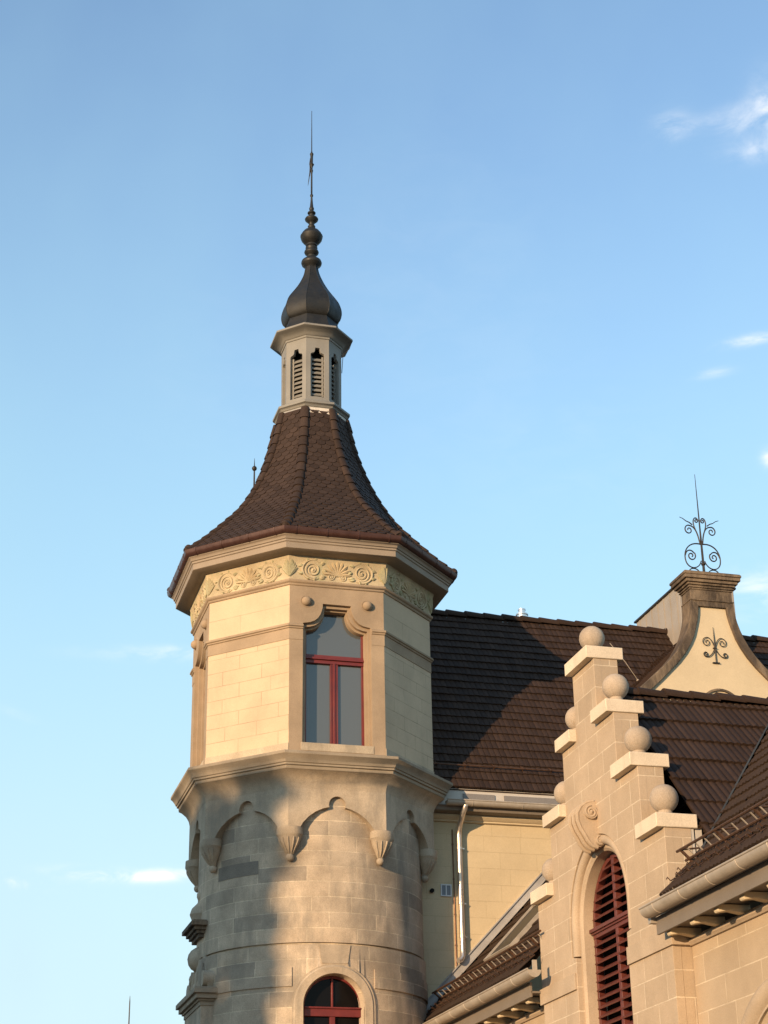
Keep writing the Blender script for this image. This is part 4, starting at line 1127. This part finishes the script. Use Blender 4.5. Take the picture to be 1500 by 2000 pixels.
# roofs: main slope and cross roof behind the gable
TCR = 1.04
WR = Vector((1, 0, TWG)).normalized(); WRN = Vector((-TWG, 0, 1)).normalized()
s = MB()
ex, ez = 1.97, 5.02
L_w = 5.75
xt, zt = ex + WR.x * L_w, ez + WR.z * L_w
for y0, y1 in ((-7.3, -.52), (-20, -11.1)):
    pass
s.add([(ex + .08, -.52, ez + .0), (ex + .08, -6.60, ez), (2.80, -6.60, ez + .0 + TWG * .75), (2.80, -12.25, ez + TWG * .75), (ex + .08, -12.25, ez), (ex + .08, -20, ez), (xt, -20, zt - .06), (xt, -.52, zt - .06)], [(0, 1, 2, 7), (2, 3, 6, 7), (3, 4, 5, 6)])
wr = s.build('roof', WINGT, wing, recalc=False)
s = MB()
skip = lambda a, b_: None
OE = Vector((ex, -.54, ez))
def wfield(y0, y1, s0):
    tile_field(s, OE + Vector((0, y0 + .54, 0)) + WR * s0, (0, -1, 0), WR, lambda q: 0, lambda q: y0 - y1, L_w - s0, .36, .112, .020, .034, 4)
wfield(-.54, -6.62, 0); wfield(-12.30, -20, 0); wfield(-6.62, -12.30, .36 * 4)
s.build('roof_tiles', WINGT, wr, recalc=False)
CR_Z = 8.93
s = MB()
hl = 4.3
for sg in (1, -1):
    s.add([(2.86, CY, CR_Z - .04), (9, CY, CR_Z - .04), (9, CY - sg * hl, CR_Z - .04 - TCR * hl), (2.86, CY - sg * hl, CR_Z - .04 - TCR * hl)], [(0, 1, 2, 3)])
cr = s.build('cross_roof', ROOFT, wing, recalc=False)
s = MB()
dn = Vector((0, 1, TCR)).normalized()
LC = 4.45
tile_field(s, Vector((2.85, CY, CR_Z)) - dn * LC, (1, 0, 0), dn, lambda q: 0, lambda q: 6.2, LC, .60, .112, .016, .04, 4)
s.build('cross_roof_tiles', ROOFT, cr, recalc=False)
s = MB(); ridge_tiles(s, (2.74, CY, CR_Z + .01), (9, CY, CR_Z + .01), .13, .46); s.build('ridge_tiles', ROOFT, cr, recalc=False)
s = MB()                                        # valley gutter
va = Vector((1.97, 0, 0)); P0 = Vector((5.72, CY, 8.95)); P1 = Vector((2.45, CY - 3.33, 5.50))
wd = Vector((.0, -.075, 0))
s.add([P0 + Vector((0, 0, .07)), P1 + Vector((0, 0, .07)), P1 + wd + Vector((0, 0, .06)), P0 + wd + Vector((0, 0, .06)), P0 + Vector((0, 0, -.02)), P1 + Vector((0, 0, -.02))], [(0, 1, 2, 3), (0, 4, 5, 1)])
s.build('valley', VALLEY, cr)
# verge flashing behind the end pier
s = MB(); s.box(2.725, 2.77, -11.79, -11.62, 4.95, 6.11); s.box(2.80, 2.90, -11.77, -11.62, 4.95, 6.11); s.box(2.77, 2.80, -11.74, -11.62, 4.95, 6.11)
s.build('verge_flashing', BOARD, wing, bevel=.004)
s = MB(); s.add([(ex + .05, -12.3, ez - .12), (ex + .05, -11.6, ez - .12), (3.6, -11.6, ez + 1.2), (3.6, -12.3, ez + 1.2)], [(0, 1, 2, 3)])
s.build('lead_channel', LEAD, wing)
# snow guards: two rails on posts, and rows of small hooks below
def guard(y0, y1):
    mb = MB()
    for q, h in ((.62, .07), (.62, .235)):
        a = Vector((ex, y0, ez)) + WR * q + WRN * h; b_ = a + Vector((0, y1 - y0, 0)); mb.tube([a, b_], .019, 6)
    y = y0 - .12
    while y > y1:
        a = Vector((ex, y, ez)) + WR * .62
        mb.tube([a + WRN * .02, a + WRN * .25], .022, 5); mb.tube([a + WR * .26 + WRN * .03, a + WRN * .235], .014, 5)
        y -= 1.1
    return mb
hook = None
for y0, y1 in ((-.75, -6.9), (-12.35, -19.8)):
    gd = guard(y0, y1).build('snow_guard', GUARD, wing)
    y = y0 - .3
    while y > max(y1, -15.2):
        a = Vector((ex, y, ez)) + WR * .62 - WRN * 0
        MB().obox(a + WRN * .155, (0, .011, 0), WR * .005, WRN * .075).build('guard_bar', ZINC, gd); y -= .27
    y = y0 - .1; i = 0
    while y > max(y1, -15.2):
        for q in ((.34,) if i % 2 else (.20,)):
            a = Vector((ex, y, ez)) + WR * q + WRN * .045
            if hook is None:
                a0_ = a.copy(); mb = MB(); mb.tube([a + WR * .08, a + WRN * .02, a + WRN * .085, a + WRN * .075 - WR * .03], .009, 4)
                hook = mb.build('snow_hook', GUARD, wing)
            else:
                h = hook.copy(); col.objects.link(h); h.location = a - a0_
        y -= .15; i += 1
# roof window on the slope beside the main wall
s = MB()
def onroof(y, q, h): return Vector((ex, y, ez)) + WR * q + WRN * h
def rbar(mb, ya, qa, yb, qb, w, h):
    a, b_ = onroof(ya, qa, .07), onroof(yb, qb, .07); t = (b_ - a); c_ = (a + b_) / 2; sd = t.normalized().cross(WRN)
    mb.obox(c_, t / 2, sd * w, WRN * h)
q0, q1 = 1.25, 2.7
for ya, qa, yb, qb in ((-2.35, q0, -2.35, q1), (-3.85, q0, -3.85, q1), (-2.35, q0, -3.85, q0), (-2.35, q1, -3.85, q1)): rbar(s, ya, qa, yb, qb, .02, .04)
rw = s.build('roof_window', ZINC, wing)
s = MB(); s.add([onroof(y_, q_, h_) for h_ in (.03, .075) for y_, q_ in ((-2.35, q0), (-3.85, q0), (-3.85, q1), (-2.35, q1))], [(4, 5, 6, 7), (0, 3, 2, 1), (0, 1, 5, 4), (1, 2, 6, 5), (2, 3, 7, 6), (3, 0, 4, 7)])
s.build('pane', RGLASS, rw)

# ------------------------------------------------------------------ distant mast, low on the left
bd = pixel_dir(254, 1945); k_ = 62 / sqrt(bd.x ** 2 + bd.y ** 2); top = CAM + bd * k_
s = MB(); s.lathe([(.09, GROUND), (.05, GROUND + 4), (.03, top.z - 2.2), (.018, top.z - .2), (.006, top.z)], (top.x, top.y), 8)
s.lathe([(.22, GROUND), (.20, GROUND + .25), (.12, GROUND + .35)], (top.x, top.y), 12)
mo = s.build('antenna_mast', IRON); mo['label'] = 'thin bare metal mast far off against pale sky, lower left'; mo['category'] = 'mast'; mo['kind'] = 'thing'

# ------------------------------------------------------------------ broad unseen tree, added to cast the shade on the tower's foot
T_AX = Vector((cos(radians(SUN_AZ)), -sin(radians(SUN_AZ)), 0))
DT = 50.0
base = S_H * DT + T_AX * (-3.45); base.z = GROUND
tree = thing('shade_tree', base, 'broad leafy tree with a dense round crown out of view, added to shade the foot of the tower', 'tree')
rnd = random.Random(21)
s = MB()
topz = 9.45 + DT * tan(radians(SUN_EL))
limbs = []
s.tube([base, base + Vector((.1, 0, 3)), base + Vector((0, .2, 7)), base + Vector((.2, .1, 12))], [.5, .38, .3, .1], 10)
for i in range(14):
    a = i * 2.4; z0 = 3.5 + i * .55; p0 = base + Vector((0.05, .1, z0)); ln = 3.4 - i * .1
    p2 = p0 + Vector((cos(a) * ln, sin(a) * ln, 2.4 + .1 * i)); p1 = p0.lerp(p2, .5) + Vector((0, 0, -.3))
    s.tube([p0, p1, p2], [.16, .1, .03], 6)
bark = stone('tree_bark', (.09, .07, .05), .6, .3, .3)
s.build('trunk', bark, tree)
lm, N, L, b = new_mat('green_leaves')
geo = N.new('ShaderNodeNewGeometry')
L.new(mixc(N, L, 'MIX', geo.outputs['Random Per Island'], (.035, .06, .018), (.08, .11, .03)), b.inputs['Base Color']); b.inputs['Roughness'].default_value = .6
s = MB()
cz = topz - 3.9
clumps = []
for i in range(240):
    along, acr, up_ = rnd.uniform(-1, 1), rnd.uniform(-1, 1), rnd.uniform(-1, 1)
    lim = (1 - abs(acr) ** 10) ** .3
    c_ = base + S_H * (along * 3.4 * lim) + T_AX * (acr * 3.65) + Vector((0, 0, cz - GROUND + (up_ * 3.6 if up_ > 0 else up_ * 7.5) * lim))
    rc_ = rnd.uniform(.55, 1.0); c_.z = min(c_.z, 15.95 - rc_)
    clumps.append((c_, rc_))
for i in range(40):                           # right side shaped to give an even shadow edge on the shaft
    clumps.append((base * 1 + S_H * rnd.uniform(-1.5, 1.5) + T_AX * (3.70 + rnd.uniform(-.2, .1)) + Vector((0, 0, 9.6 + 5.85 * i / 40 - GROUND)), .5))
for i in range(5):                            # added clumps near the top, shaped to throw a shade patch by the arches
    clumps.append((base * 1 + S_H * rnd.uniform(-1, 1) + T_AX * (3.75 + .16 * i) + Vector((0, 0, 15.75 + .0 * i - GROUND)), .32 - .03 * i))
for c_, r_ in clumps:
    for j in range(80):
        d_ = Vector((rnd.gauss(0, 1), rnd.gauss(0, 1), rnd.gauss(0, 1))).normalized() * r_ * rnd.uniform(.3, 1)
        q = c_ + d_; u = Vector((rnd.gauss(0, 1), rnd.gauss(0, 1), rnd.gauss(0, 1))).normalized(); v = u.orthogonal().normalized(); w = rnd.uniform(.2, .34)
        s.add([q - u * w, q + v * w * .6, q + u * w, q - v * w * .6], [(0, 1, 2, 3)])
s.build('crown', lm, tree, recalc=False)
